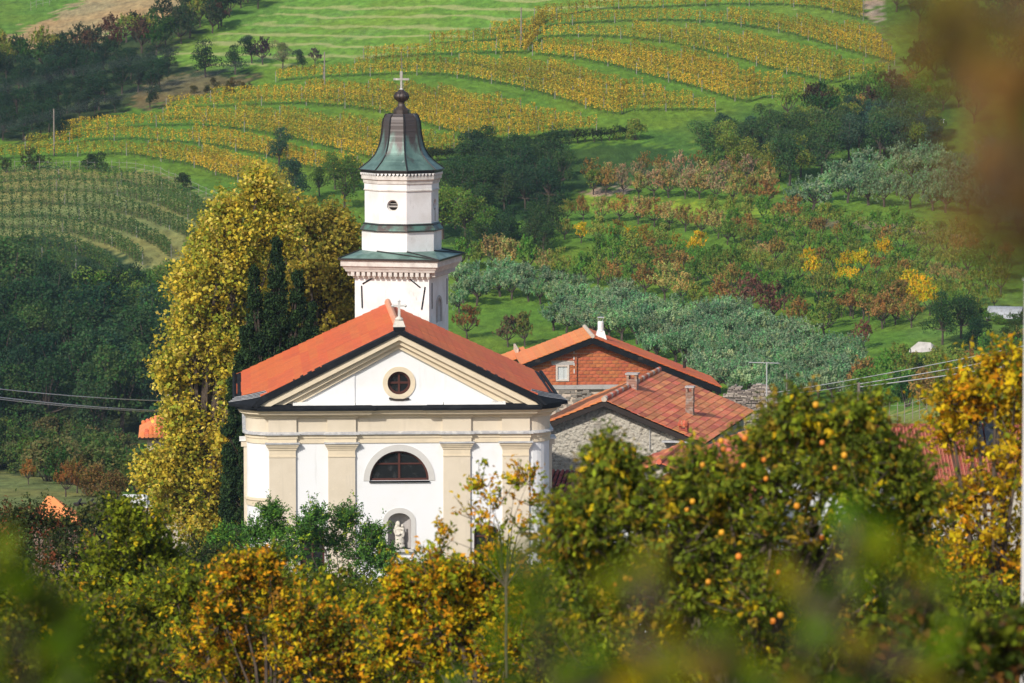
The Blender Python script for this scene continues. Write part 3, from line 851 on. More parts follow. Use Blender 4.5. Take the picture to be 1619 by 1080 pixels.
# square cornice
sq = lambda h: [(-h, -h), (h, -h), (h, h), (-h, h), (-h, -h)]
def sqring(name, h, z0, z1, m, h2=None):
    h2 = h2 or h
    mb = MB().hexa([(-h, -h, z0), (h, -h, z0), (h, h, z0), (-h, h, z0)], [(-h2, -h2, z1), (h2, -h2, z1), (h2, h2, z1), (-h2, h2, z1)])
    return tb(name, mb, m)
sqring('neck_moulding', hs + .06, tz(440), tz(436), M['towerstone'])
sqring('frieze', hs + .10, tz(436), tz(428.5), M['towerstone'])
dm = MB().box(-.085, .085, -.24, 0, -.22, 0).mesh('dentil', M['towerstone'])
for k in range(4):
    for i in range(15):
        x = -hs - .02 + (2 * hs + .04) * i / 14
        r_ = Matrix.Rotation(k * math.pi / 2, 4, 'Z')
        v = r_ @ Vector((x, -hs - .098, tz(429)))
        link_mesh('dentil', dm, tower, v, (0, 0, k * math.pi / 2))
sqring('cornice_bed', hs + .36, tz(429), tz(424.5), M['towerstone'], hs + .42)
sqring('cornice_moulding', hs + .44, tz(424.5), tz(420), M['towerstone'], hc - .06)
sqring('cornice_slab', hc, tz(420), tz(408.5), M['towerstone'])
# copper skirt between square and octagon
ro = 64 * sc
zk0, zk1 = tz(408.5), tz(398)
ov = [(ro * math.cos(R(22.5 + 45 * k)), ro * math.sin(R(22.5 + 45 * k)), zk1) for k in range(8)]
sv = [(hc + .08, hc + .08, zk0), (-hc - .08, hc + .08, zk0), (-hc - .08, -hc - .08, zk0), (hc + .08, -hc - .08, zk0)]
mb = MB(); mb.add(ov + sv, [(0, 1, 9, 8)[::-1], (2, 3, 10, 9)[::-1], (4, 5, 11, 10)[::-1], (6, 7, 8, 11)[::-1], (0, 8, 7), (1, 2, 9)[::-1], (3, 4, 10)[::-1], (5, 6, 11)[::-1]])
tb('copper_skirt', mb, mat('green_copper', (.17, .27, .225), .5, [(1.6, (.10, .17, .14), .45, .6), (7, (.05, .05, .045), .62, .75)], metal=.25, spec=.5))
sm = MB()
for k, q in ((0, 8), (7, 8), (1, 9), (2, 9), (3, 10), (4, 10), (5, 11), (6, 11)):
    A = Vector(ov[k]); B_ = Vector((ov + sv)[q]); sm.tube([A + Vector((0, 0, .03)), B_ + Vector((0, 0, .03))], .035, 5)
sm.box(-hc - .1, hc + .1, -hc - .12, -hc - .06, zk0 - .06, zk0 + .03).box(hc + .06, hc + .12, -hc - .1, hc + .1, zk0 - .06, zk0 + .03).box(-hc - .12, -hc - .06, -hc - .1, hc + .1, zk0 - .06, zk0 + .03)
tb('seam', sm, M['copperseam'])
def octo(name, prof, m): return tb(name, MB().lathe([(r * sc / .993, tz(y) if y > 5 else y) for r, y in prof], 8, R(22.5)), m)
octo('lower_drum', [(63, 400), (63, 367)], M['tower'])
octo('drum_ledge', [(64, 367), (66, 366), (65.5, 363.5), (60, 356.5), (60.5, 355), (59, 354)], M['copper'])
octo('ledge_trim', [(66.3, 366.3), (66.8, 365.7), (66.3, 364.9)], M['copperseam'])
octo('ledge_trim', [(60.3, 357), (61.6, 356), (60.3, 354.5)], M['copperseam'])
# upper drum: eight wall panels, four with oculi
rd = 58.7 * sc; ap = rd * math.cos(R(22.5)); hwid = rd * math.sin(R(22.5))
zd0, zd1 = tz(354.5), tz(301)
for k in range(8):
    mb = MB()
    zoc = tz(325.5); ra = 9.3 * sc
    if k % 2 == 0:
        h = [(ra * math.cos(2 * math.pi * i / 20), zoc + ra * math.sin(2 * math.pi * i / 20)) for i in range(20)]
        mb.panel_hole((-hwid, hwid, zd0, zd1), h, -ap, -ap + .22)
    else:
        mb.add([(-hwid, -ap, zd0), (hwid, -ap, zd0), (hwid, -ap, zd1), (-hwid, -ap, zd1)], [(0, 1, 2, 3)])
    o = tb('drum_wall', mb, M['tower']); o.rotation_euler = (0, 0, k * math.pi / 4)
    if k % 2 == 0:
        w_ = ringmb(ra - .06, ra, -ap + .1, -ap + .2, zoc, 20).build('oculus', M['towerstone'], o)
        MB().box(-ra, ra, -ap + .12, -ap + .2, zoc - .07, zoc + .0).box(-ra, ra, -ap + .14, -ap + .2, zoc + .08, zoc + .11).build('louvre_slat', M['concrete'], o)
        mbk = MB().box(-ra, ra, -ap + .25, -ap + .3, zoc - ra, zoc + ra).build('dark_louvre', M['darkwood'], o)
    if k == 2:
        MB().box(-.055, .055, -ap - .02, -ap + .03, tz(352), tz(331)).build('slit', M['concrete'], o)
octo('string_moulding', [(58.4, 303), (60, 302.6), (60, 300.8), (58.4, 300)], M['towerstone'])
octo('frieze_band', [(58.9, 300.5), (58.9, 291)], M['tower'])
octo('lantern_cornice', [(59, 291.5), (60.5, 291), (61, 286), (63.5, 284.5), (63.8, 278.5), (58, 276)], M['towerstone'])
octo('dark_soffit', [(58, 276.5), (64.5, 276.5), (64.5, 270.5), (50, 270)], M['copperseam'])
sc_t = MB()
rr = 65.6 * sc / .993
for k in range(8):
    A = Vector((rr * math.cos(R(22.5 + 45 * k)), rr * math.sin(R(22.5 + 45 * k)), 0)); B_ = Vector((rr * math.cos(R(67.5 + 45 * k)), rr * math.sin(R(67.5 + 45 * k)), 0))
    nn = 8
    for i in range(nn):
        p, q = A.lerp(B_, (i + .12) / nn), A.lerp(B_, (i + .88) / nn); m_ = A.lerp(B_, (i + .5) / nn)
        d = Vector((m_.x, m_.y, 0)).normalized() * -.03
        zt_, zl_ = tz(274.5), tz(278.6)
        sc_t.add([(*p.xy, zt_), (*q.xy, zt_), (*(m_.lerp(q, .5)).xy, (zt_ + 2 * zl_) / 3), (*m_.xy, zl_), (*(m_.lerp(p, .5)).xy, (zt_ + 2 * zl_) / 3),
                  (*(p + d).xy, zt_), (*(q + d).xy, zt_), (*(m_.lerp(q, .5) + d).xy, (zt_ + 2 * zl_) / 3), (*(m_ + d).xy, zl_), (*(m_.lerp(p, .5) + d).xy, (zt_ + 2 * zl_) / 3)],
                 [(0, 1, 2, 3, 4), (9, 8, 7, 6, 5), (0, 5, 6, 1), (1, 6, 7, 2), (2, 7, 8, 3), (3, 8, 9, 4), (4, 9, 5, 0)])
tb('scalloped_trim', sc_t, M['white'], kind='stuff')
prof = [(23, 182), (26.5, 186), (29, 193.3), (30, 203.3), (31, 213), (33.4, 226.7), (36.4, 236.7), (41.4, 246.7), (50.5, 256.7), (59, 263.3), (67, 269.5)]
def dome_r(y): return np.interp(y, [p[1] for p in prof], [p[0] for p in prof]) * sc / .993
ycs = [182, 186, 192, 200, 209, 218.5, 228.5, 238, 246, 254, 261.5, 269.5]
dm_ = mat('dome_copper', (.13, .215, .18), .5, [(1.1, (.08, .14, .12), .42, .6, (1, 1, .3)), (5, (.24, .31, .275), .6, .75, (1, 1, .25))], .006, 8, metal=.25, spec=.5)
_n = dm_.node_tree; _b = _n.nodes['Principled BSDF']; _c = _b.inputs['Base Color'].links[0].from_socket
_t = _n.nodes.new('ShaderNodeTexCoord'); _s = _n.nodes.new('ShaderNodeSeparateXYZ'); _n.links.new(_t.outputs['Object'], _s.inputs[0])
_z = _n.nodes.new('ShaderNodeTexNoise'); _z.inputs['Scale'].default_value = 1.3; _z.inputs['Detail'].default_value = 5
_m = _n.nodes.new('ShaderNodeMapping'); _m.inputs['Scale'].default_value = (2.2, 2.2, .35); _n.links.new(_t.outputs['Object'], _m.inputs[0]); _n.links.new(_m.outputs[0], _z.inputs['Vector'])
_a = _n.nodes.new('ShaderNodeMath'); _a.operation = 'MULTIPLY_ADD'; _a.inputs[1].default_value = 3.4; _n.links.new(_z.outputs[0], _a.inputs[0]); _n.links.new(_s.outputs[2], _a.inputs[2])
_r = _n.nodes.new('ShaderNodeMapRange'); _r.inputs[1].default_value = tz(243) + 1.7; _r.inputs[2].default_value = tz(222) + 1.7; _n.links.new(_a.outputs[0], _r.inputs[0])
_x = _n.nodes.new('ShaderNodeMix'); _x.data_type = 'RGBA'; _n.links.new(_r.outputs[0], _x.inputs[0]); _n.links.new(_c, _x.inputs[6]); _x.inputs[7].default_value = (.066, .052, .048, 1); _n.links.new(_x.outputs[2], _b.inputs['Base Color'])
for k in range(8):
    for j in range(len(ycs) - 1):
        y0, y1 = ycs[j], ycs[j + 1]; mb = MB(); vs = []; fs = []
        n = 3
        for i in range(n + 1):
            y = y0 + (y1 - y0) * i / n - (.25 if i == 0 else 0)
            r = dome_r(y) + (.012 if i == n else 0)
            a0, a1 = R(22.5 + 45 * k), R(67.5 + 45 * k)
            vs += [(r * math.cos(a0), r * math.sin(a0), tz(y)), (r * math.cos(a1), r * math.sin(a1), tz(y))]
        for i in range(n): fs.append((2 * i, 2 * i + 1, 2 * i + 3, 2 * i + 2))
        mb.add(vs, fs); tb('copper_panel', mb, dm_)
for k in range(8):
    a0 = R(22.5 + 45 * k)
    tb('hip_seam', MB().tube([((dome_r(y) + .015) * math.cos(a0), (dome_r(y) + .015) * math.sin(a0), tz(y)) for y in np.linspace(182, 269.5, 24)], .04, 5), M['copperseam'])
octo('dome_edge', [(67.2, 270.6), (68.3, 270.2), (67.5, 269)], M['copperseam'])
octo('finial_step', [(24, 183), (12.8, 181.6), (12.8, 175.3), (11, 174.5)], M['copper_dark'])
tb('finial_knob', MB().lathe([(r * sc, tz(y)) for r, y in [(11, 175), (8.5, 172.5), (6, 170), (5, 166), (5.3, 163), (7.5, 161.8), (9, 160), (11.5, 156.5), (12, 154), (10.5, 150.5), (7.5, 147.5), (5, 145.3), (3, 143)]], 16, 0), M['copper_dark'])
k = MB()
for i in range(8):
    a = 2 * math.pi * i / 8
    k.tube([((r * sc + .005) * math.cos(a), (r * sc + .005) * math.sin(a), tz(y)) for r, y in [(9, 160), (11.6, 156.5), (12.1, 154), (10.6, 150.5), (7.5, 147.5)]], .025, 5)
tb('knob_rib', k, M['copperseam'])
tcr = tb('cross', MB().box(-.05, .05, -.04, .04, tz(144), tz(128.6)).box(-.065, .065, -.045, .045, tz(125.4), tz(114.5)).box(-.40, .40, -.045, .045, tz(128.6), tz(125.4)), M['oldmetal'])
MB().tube([(0, 0, tz(115)), (0, 0, tz(82))], .014, 5).build('lightning_rod', M['pole'], tcr)
MB().lathe([(.1, tz(143.8)), (.1, tz(142.6)), (.05, tz(142))], 10).build('white_collar', M['white'], tcr)

# ------------------------------------------------------------------ houses behind
def chimney(parent, X, Y, z0, z1, w, d, m, cap='stone', name='chimney'):
    """chimney of courses with an open top under a slab"""
    mb = MB(); z = z0; i = 0
    rs = random.Random(int(X * 100))
    zt = z1 - .28
    while z < zt:
        h = min(.14, zt - z); o = rs.uniform(-.012, .012)
        mb.box(X - w / 2 + o, X + w / 2 + o, Y - d / 2, Y + d / 2, z, z + h - .012); z += h
    ch = mb.build(name, m, parent)
    t = MB()
    for sx in (-1, 1):
        for sy in (-1, 1):
            t.box(X + sx * w * .38 - w * .11, X + sx * w * .38 + w * .11, Y + sy * d * .38 - d * .11, Y + sy * d * .38 + d * .11, zt - .02, z1 - .05)
    t.build('chimney_pillar', m, ch)
    if cap == 'stone': MB().box(X - w * .6, X + w * .6, Y - d * .6, Y + d * .6, z1 - .05, z1 + .03).build('chimney_cap', M['concrete'], ch)
    else:
        for i in range(4):
            x = X - w * .55 + w * 1.1 * (i + .5) / 4
            MB().tube([(x, Y - d * .75, z1 - .08), (x, Y, z1 + .06)], [.085, .07], 8).build('cap_tile', M['oldtile'], ch)
    return ch
# --- house of bare clay blocks
BY = 254.0
bs = BY / F / .997
b0 = at(936, 560, BY).x
bh = thing('brick_house', 'unfinished house of bare orange clay blocks with a small white window', 'house', (b0, BY, -1), R(3.3))
def bx_(px): return (px - 936) * bs
def bz(py): return zat(py, BY) + 1
bb = lambda n, mb, m, **k: mb.build(n, m, bh, **k)
zrB = bz(531) ; slL, slR = (574 - 531) / (936 - 823), (612 - 531) / (1140 - 936)
zs0, zsw = bz(608), 0
xl, xr = bx_(838), bx_(1128)
mo = MB()
def under(x): return zrB + (x * slL if x < 0 else -x * slR) - .24
mo.prism_y([(xl, 0), (xr, 0), (xr, under(xr)), (0, under(0)), (xl, under(xl))], .06, .4)
mo.prism_y([(xl, 0), (bx_(912), 0), (bx_(912), under(bx_(912))), (xl, under(xl))], -.08, .06)
mo.box(xl, xl + .35, .4, 6.0, 0, under(xl)).box(xr - .35, xr, .4, 6.0, 0, under(xr)).box(xl + .35, xr - .35, 5.7, 6.0, 0, under(xr))
bb('gable_wall', mo, M['mortar'])
Hc, Wc = 5.55 * bs, 10.2 * bs
bm1 = MB().box(0, Wc - .012, 0, .1, 0, Hc - .03).mesh('clay_block', M['block'])
bm2 = MB().box(0, Wc * .5 - .018, 0, .1, 0, Hc - .022).mesh('clay_block_half', M['block'])
wx0, wx1, wz0, wz1 = bx_(878.5), bx_(899.5), bz(602), bz(576.5)
for j in range(15):
    z = zs0 + j * Hc
    for (a, b, y) in ((xl, bx_(911.9), -.115), (bx_(912.2), xr, .02)):
        x = a + (0 if j % 2 else -Wc * .5)
        while x < b:
            x0, x1 = max(x, a), min(x + Wc, b)
            spans = [(x0, x1)]
            lo, hi = (wx0 - .01, wx1 + .01) if (z + Hc > wz0 + .03 and z < wz1 - .03) else ((bx_(871), bx_(907.5)) if z + Hc > bz(576.4) + .03 and z < bz(571.3) - .03 else (99, 99))
            if x1 > lo and x0 < hi: spans = [(x0, lo), (hi, x1)]
            for (q0, q1) in spans:
                if q1 - q0 > .06 and z + Hc < min(under(q0), under(q1)) + .19:
                    o = link_mesh('clay_block', bm1, bh, (q0, y, z))
                    o.scale = ((q1 - q0 - .012) / (Wc - .012), 1, 1)
            x += Wc
bb('corner_mortar', MB().box(bx_(906.8), bx_(908), -.13, -.11, bz(590), bz(583)).box(bx_(906.8), bx_(908), -.13, -.11, bz(578), bz(573)).box(bx_(906.4), bx_(907.8), -.13, -.11, bz(568), bz(563)).box(bx_(906.6), bx_(907.8), -.13, -.11, bz(559), bz(555)), M['white'])
bb('lintel', MB().box(bx_(871.5), bx_(907), -.14, .1, bz(576.4), bz(571.3)), M['concrete'])
bb('concrete_beam', MB().box(xl, xr, -.15, .3, bz(615), zs0 - .01), M['concrete'])
rub = MB(); rs = random.Random(4)
for i in range(420):
    x = rs.uniform(xl, xr); z = bz(615) - rs.uniform(0, 1.9)
    a, b, c = rs.uniform(.07, .2), rs.uniform(.04, .09), rs.uniform(.02, .07)
    rub.box(x - a, x + a, -.08 - c, .0, z - b, z + b)
bb('rubble_course', rub, M['rubble'], kind='stuff')
fw = MB().box(wx0, wx0 + .1, -.16, -.02, wz0, wz1).box(wx1 - .1, wx1, -.16, -.02, wz0, wz1).box(wx0 + .1, wx1 - .1, -.16, -.02, wz0, wz0 + .09).box(wx0 + .1, wx1 - .1, -.16, -.02, wz1 - .09, wz1)
fw = bb('window', fw, mat('pale_window_frame', (.62, .52, .44), .8))
MB().box(wx0 + .1, wx1 - .1, -.09, -.07, wz0 + .09, wz1 - .09).build('pane', mat('pale_board', (.55, .57, .55), .6), fw)
MB().box(wx0 + .42, wx0 + .46, -.1, -.06, wz0 + .09, wz1 - .09).build('mullion', mat('grey_mullion', (.4, .4, .38), .7), fw)
ovh = .45; Lb = 6.2
def slope_course(parent, P0, P1, yvec, n, th, m, name='tile_course', split=1, rs=None, gap=.015, lift=.03):
    """tile courses between ridge point P0 and eave point P1 (at the front verge), running back by yvec"""
    P0, P1, yvec = Vector(P0), Vector(P1), Vector(yvec)
    rs = rs or random.Random(1)
    up = (P1 - P0).cross(yvec).normalized()
    if up.z < 0: up = -up
    for i in range(n):
        a = P0.lerp(P1, i / n); b = P0.lerp(P1, (i + 1) / n + .12 / n)
        off = rs.random() / split if split > 1 else 0
        cuts = [0] + [min(max((j + off + rs.uniform(-.1, .1)) / split, .001), .999) for j in range(split)][(0 if split > 1 else 1):] + [1]
        cuts = sorted(set(cuts))
        for c0_, c1_ in zip(cuts, cuts[1:]):
            if c1_ - c0_ < .01: continue
            v0, v1 = yvec * c0_, yvec * c1_
            g = yvec.normalized() * gap
            l1, l2 = up * (lift + rs.uniform(0, .4) * lift * (split > 1)), up * (lift + rs.uniform(0, .4) * lift * (split > 1))
            q = [a + v0 + g, b + v0 + g + l1, b + v1 - g + l2, a + v1 - g]
            MB().slab(q, th).build(name, m, parent)
xe, xre = bx_(823), bx_(1140)
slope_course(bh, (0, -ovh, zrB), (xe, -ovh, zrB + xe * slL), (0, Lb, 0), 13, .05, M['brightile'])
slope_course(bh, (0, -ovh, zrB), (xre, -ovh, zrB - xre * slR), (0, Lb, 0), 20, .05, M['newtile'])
bb('ridge_cap', MB().tube([(0, -ovh, zrB + .02), (0, Lb - ovh, zrB + .02)], .12, 8), M['mortar'])
fb = MB()
for (x0, x1, s_) in ((xe, 0, slL), (xre, 0, -slR)):
    fb.prism_y([(x0, zrB + x0 * s_ - .09), (0, zrB - .09), (0, zrB - .40), (x0, zrB + x0 * s_ - .40)][::(1 if x0 < 0 else -1)], -ovh - .04, .1)
bb('bargeboard', fb, M['black'])
for sx, e, s_ in ((-1, xe, slL), (1, xre, -slR)):
    bb('roof_deck', MB().slab([(0, -.2, zrB - .07), (e, -.2, zrB + e * s_ - .07), (e, Lb - .6, zrB + e * s_ - .07), (0, Lb - .6, zrB - .07)], .12), M['mortar'])
for xx in (bx_(849), bx_(1012)):
    bb('purlin_end', MB().box(xx - .14, xx + .14, -.5, .1, under(xx) - .02, under(xx) + .16), M['darkwood'])
# lower wing of the same roof to the left and behind
xw0, xw1 = bx_(842), bx_(779)
slope_course(bh, (xw0, 4.2, zrB + xw0 * slL - .12), (xw1, 4.2, zrB + xw1 * slL - .12), (0, 4.6, 0), 7, .05, M['brightile'])
bb('verge_wall', MB().box(bx_(829), bx_(826), 5.6, 8.8, zrB + xw0 * slL - .9, zrB + bx_(828) * slL + .22), mat('verge_plaster', (.60, .47, .36), .9))
bb('wing_wall', MB().box(xw1 + .4, xw0, 4.6, 8.6, 0, zrB + xw1 * slL - .3), M['roughcast'])
# white chimney with a cowl
wx = bx_(953.5)
wc = MB().hexa([(wx - .36, 1.4, zrB - .5), (wx + .36, 1.4, zrB - .5), (wx + .36, 2.1, zrB - .5), (wx - .36, 2.1, zrB - .5)], [(wx - .2, 1.6, zrB + .12), (wx + .2, 1.6, zrB + .12), (wx + .2, 1.9, zrB + .12), (wx - .2, 1.9, zrB + .12)])
wc.lathe([(.2, zrB + .1), (.17, zrB + .2), (.17, zrB + .62), (.13, zrB + .66)], 12, cx=wx, cy=1.75)
wo = bb('white_chimney', wc, M['white'])
MB().tube([(wx - .11, 1.75, zrB + .64), (wx - .11, 1.75, zrB + .86)], .02).tube([(wx + .11, 1.75, zrB + .64), (wx + .11, 1.75, zrB + .86)], .02).box(wx - .19, wx + .19, 1.6, 1.9, zrB + .86, zrB + .9).build('cowl', M['lead'], wo)
bb('roof_vent', MB().lathe([(.09, bz(583) - .2), (.09, bz(580)), (.13, bz(580) + .02), (.06, bz(577))], 10, cx=bx_(1089), cy=2.2), M['darkwood'])

# --- rough rendered stone house
SY = 232.0
s0 = at(955, 632, SY)
sh = thing('stone_house', 'old house with rough grey rendered gable and worn mottled tile roof', 'house', (s0.x, SY, -1), R(-12))
zS = s0.z + 1
ss = SY / F / .997
WL, WR, SL_ = 4.0, 5.2, .405
LS = 16.0
wv = MB().prism_y([(-WL + .5, 0), (WR - .5, 0), (WR - .5, zS - (WR - .5) * SL_ - .3), (0, zS - .3), (-WL + .5, zS - (WL - .5) * SL_ - .3)], .5, .9)
wv.box(-WL + .5, -WL + .9, .9, LS - .5, 0, zS - WL * SL_ - .1).box(WR - .9, WR - .5, .9, LS - .5, 0, zS - WR * SL_ - .1)
wv.prism_y([(-WL + .5, 0), (WR - .5, 0), (WR - .5, zS - (WR - .5) * SL_ - .3), (0, zS - .3), (-WL + .5, zS - (WL - .5) * SL_ - .3)], LS - .5, LS - .2)
wall_s = wv.build('gable_wall', M['roughcast'], sh)
rs = random.Random(9)
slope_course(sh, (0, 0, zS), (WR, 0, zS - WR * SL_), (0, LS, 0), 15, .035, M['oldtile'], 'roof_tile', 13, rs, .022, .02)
slope_course(sh, (0, 0, zS), (-WL, 0, zS - WL * SL_), (0, LS, 0), 11, .06, M['brightile'], 'roof_tile', 4, rs, .012, .04)  # sunlit slope: its extra brightness is put into the lighter tile colour
for sx, e in ((-1, WL), (1, WR)):
    MB().slab([(0, .1, zS - .1), (sx * (e - .05), .1, zS - e * SL_ - .08), (sx * (e - .05), LS - .1, zS - e * SL_ - .08), (0, LS - .1, zS - .1)], .12).build('roof_deck', M['darkwood'], sh)
    MB().prism_y([(0, zS - .09), (sx * e, zS - e * SL_ - .09), (sx * e, zS - e * SL_ - .34), (0, zS - .34)][::(1 if sx < 0 else -1)], -.03, .08).build('bargeboard', M['darkwood'], sh)
for k in range(32):
    y = k * .5
    MB().tube([(0, y, zS + .02), (0, y + .54, zS + .055)], [.15, .125], 8).build('ridge_tile', M['oldtile'] if k % 3 else M['mortar'], sh)
def spot(px, py, sgn):     # where the ray through a pixel meets the roof slope, in the house's frame
    best = None
    for i in range(400):
        Y = SY - 2 + i * .05; p = at(px, py, Y) - Vector((s0.x, SY, -1))
        q = Matrix.Rotation(R(12), 3, 'Z') @ p
        z = zS - abs(q.x) * SL_
        if q.z <= z and q.x * sgn > -.2: return q
    return Vector((sgn * 2, 5, zS - .8))
q = spot(997, 612, -1); chimney(sh, q.x + .1, q.y, q.z - .5, q.z + .72, .56, .56, M['oldbrick'])
q = spot(1091, 654, 1); chimney(sh, q.x, q.y, q.z - .4, q.z + 1.42, .40, .44, M['oldbrick'])
q = spot(1081, 681, 1); chimney(sh, q.x, q.y, q.z - .5, q.z + .42, .44, .5, M['redtile'], 'tile')
MB().box(3.0, 4.4, -.05, 2.2, zS - 4.5 * SL_ - .30, zS - 4.5 * SL_ - .22).build('sheet_metal_patch', M['lead'], sh)
MB().tube([(2.3, .44, zS - 2.6), (2.3, .44, zS - 1.2)], .02).build('cable', M['lead'], sh)

def simple_house(name, label, px, py_r, Y, halfw, L_, slope, rot, tile, wallm, ridge_dir='view', courses=10, rows=1, zbase=None, split=1):
    """gabled house; the ridge leads away from the camera ('view') or runs across ('across')"""
    p = at(px, py_r, Y)
    zb0 = float(terr(p.x, Y)) - .6
    o = thing(name, label, 'house', (p.x, Y, zb0), rot + (0 if ridge_dir == 'view' else math.pi / 2))
    zr_ = p.z - zb0
    w = MB(); e = halfw - .35
    a0, a1 = (0, L_) if ridge_dir == 'view' else (-L_ / 2, L_ / 2)
    w.prism_y([(-e, 0), (e, 0), (e, zr_ - e * slope - .2), (0, zr_ - .2), (-e, zr_ - e * slope - .2)], a0 + .3, a0 + .6)
    w.prism_y([(-e, 0), (e, 0), (e, zr_ - e * slope - .2), (0, zr_ - .2), (-e, zr_ - e * slope - .2)], a1 - .6, a1 - .3)
    w.box(-e, -e + .3, a0 + .6, a1 - .6, 0, zr_ - e * slope - .22).box(e - .3, e, a0 + .6, a1 - .6, 0, zr_ - e * slope - .22)
    w.build('wall', wallm, o)
    rs = random.Random(int(px))
    for sx in (-1, 1):
        slope_course(o, (0, a0, zr_), (sx * halfw, a0, zr_ - halfw * slope), (0, a1 - a0, 0), courses, .06, tile, 'tile_course', split, rs, .01, .04)
        MB().slab([(0, a0 + .08, zr_ - .09), (sx * (halfw - .04), a0 + .08, zr_ - halfw * slope - .08), (sx * (halfw - .04), a1 - .08, zr_ - halfw * slope - .08), (0, a1 - .08, zr_ - .09)], .1).build('roof_deck', M['darkwood'], o)
    MB().tube([(0, a0, zr_ + .02), (0, a1, zr_ + .02)], .13, 8).build('ridge_cap', tile, o)
    return o, zr_, Matrix.Translation(o.location) @ Matrix.Rotation(rot + (0 if ridge_dir == 'view' else math.pi / 2), 4, 'Z')
h1, z1_, _ = simple_house('village_house', 'low house with orange tile roof and tile-capped chimney below the stone gable', 1042, 731, 214, 4.6, 8, .40, R(-10), M['oldtile'], M['beigewall'], split=5)
chimney(h1, -1.9, 3.5, z1_ - 1.4, z1_ + .15, .5, .5, M['brickred'], 'tile')
h2, z2_, _ = simple_house('village_house', 'small house with worn orange roof seen through the fruit tree right of the church', 1005, 782, 199, 3.4, 7, .5, R(-14), M['oldtile'], M['plaster'], split=4)
MB().box(-1.2, -.5, .22, .32, z2_ - 3.4, z2_ - 2.2).build('window', M['glass'], h2)
h3, z3_, _ = simple_house('village_house', 'pale house mostly hidden behind the dark fruit tree', 1290, 690, 222, 4.2, 9, .38, R(8), M['oldtile'], M['plaster'], split=4)
chimney(h3, .1, 2.0, z3_ - .6, z3_ + .75, .5, .5, M['brickred'], 'tile')
h4, z4_, _ = simple_house('village_house', 'house with a long red tile roof behind the yellow tree at the right', 1485, 674, 238, 4.6, 9.6, .55, R(2), M['redtile'], M['beigewall'], 'across', 12)
# rolls of the right-hand roof
rolls = MB()
for i in range(52):
    y = -4.75 + i * .185
    rolls.tube([(-4.55, y, z4_ - 4.55 * .55 + .03), (-.1, y, z4_ - .03)], .06, 5)
    rolls.tube([(4.55, y, z4_ - 4.55 * .55 + .03), (.1, y, z4_ - .03)], .06, 5)
rolls.build('tile_rolls', mat('red_tile_roll', (.37, .13, .07), .8, [(6, (.30, .07, .05), .45, .7)]), h4, kind='stuff')
for i in range(2):
    y = -3.2 + i * 1.1
    pn = MB().slab([(-2.6, y, z4_ - 2.6 * .55 + .25), (-.6, y, z4_ + .55), (-.6, y + 1.0, z4_ + .55), (-2.6, y + 1.0, z4_ - 2.6 * .55 + .25)], .06).build('solar_panel', M['glass'], h4)
MB().box(-.5, .6, 4.5, 5.2, z4_ - 1.6, z4_ + .35).build('white_gable_chimney', M['white'], h4)
# --- lean-to roof at the foot of the stone gable
p = at(925, 745, 228.5)
lt = thing('lean_to', 'low lean-to with dark red roll tiles against the foot of the rough gable', 'lean-to', (p.x, 228.5, -1), R(-12))
zl = p.z + 1
MB().slab([(-2.4, -.2, zl), (2.4, -.2, zl), (2.4, -3.6, zl - 1.5), (-2.4, -3.6, zl - 1.5)], .12).build('roof_deck', M['darkwood'], lt)
for i in range(20):
    x = -2.3 + i * .24
    mb = MB()
    for j in range(7):
        t0_, t1_ = j / 7, (j + 1.15) / 7
        mb.tube([(x, -.2 - 3.4 * t0_, zl - 1.5 * t0_ + .02), (x, -.2 - 3.4 * t1_, zl - 1.5 * t1_ + .06)], [.085, .10], 7)
    mb.build('roll_tile_row', M['redtile'], lt)
MB().box(-2.3, 2.3, -3.4, -3.1, 0, zl - 1.5).build('wall', M['beigewall'], lt)
# --- ruined rubble wall
p = at(1193, 600, 252)
rw = thing('ruined_wall', 'broken rubble stone wall standing behind the mottled tile roof', 'wall', (p.x, 252, p.z - 6), R(-6))
rs = random.Random(12)
stv = [MB() for _ in range(3)]
def top_(x): return 5.95 + .25 * math.sin(x * 3) + (-.45 * max(0, x) if x > 0 else 0) - (1.3 * max(0, -x - 1.1)) - .25
for r_ in range(46):
    z = 2.6 + r_ * .075 * 1.0; x = -1.75
    while x < 3.4:
        L1 = rs.uniform(.12, .42); h = rs.uniform(.055, .11)
        if z + h < top_(x + L1 / 2) + rs.uniform(-.08, .08):
            y = rs.uniform(-.06, .05); a = rs.uniform(-.03, .03)
            stv[rs.randrange(3)].hexa([(x, y, z), (x + L1, y + a, z), (x + L1, .5, z), (x, .5, z)], [(x + rs.uniform(0, .03), y + .02, z + h), (x + L1 - .02, y + a, z + h * rs.uniform(.8, 1.1)), (x + L1, .5, z + h), (x, .5, z + h)])
        x += L1 + .02
for i, c in enumerate(((.30, .25, .21), (.40, .34, .28), (.22, .18, .155))):
    stv[i].build('stonework', mat('rubble_tone', c, .95, [(5, tuple(v * .6 for v in c), .5, .7)]), rw, kind='stuff')
MB().box(-1.75, 3.4, .1, .45, 0, 4.3).build('wall_core', M['rubble'], rw)
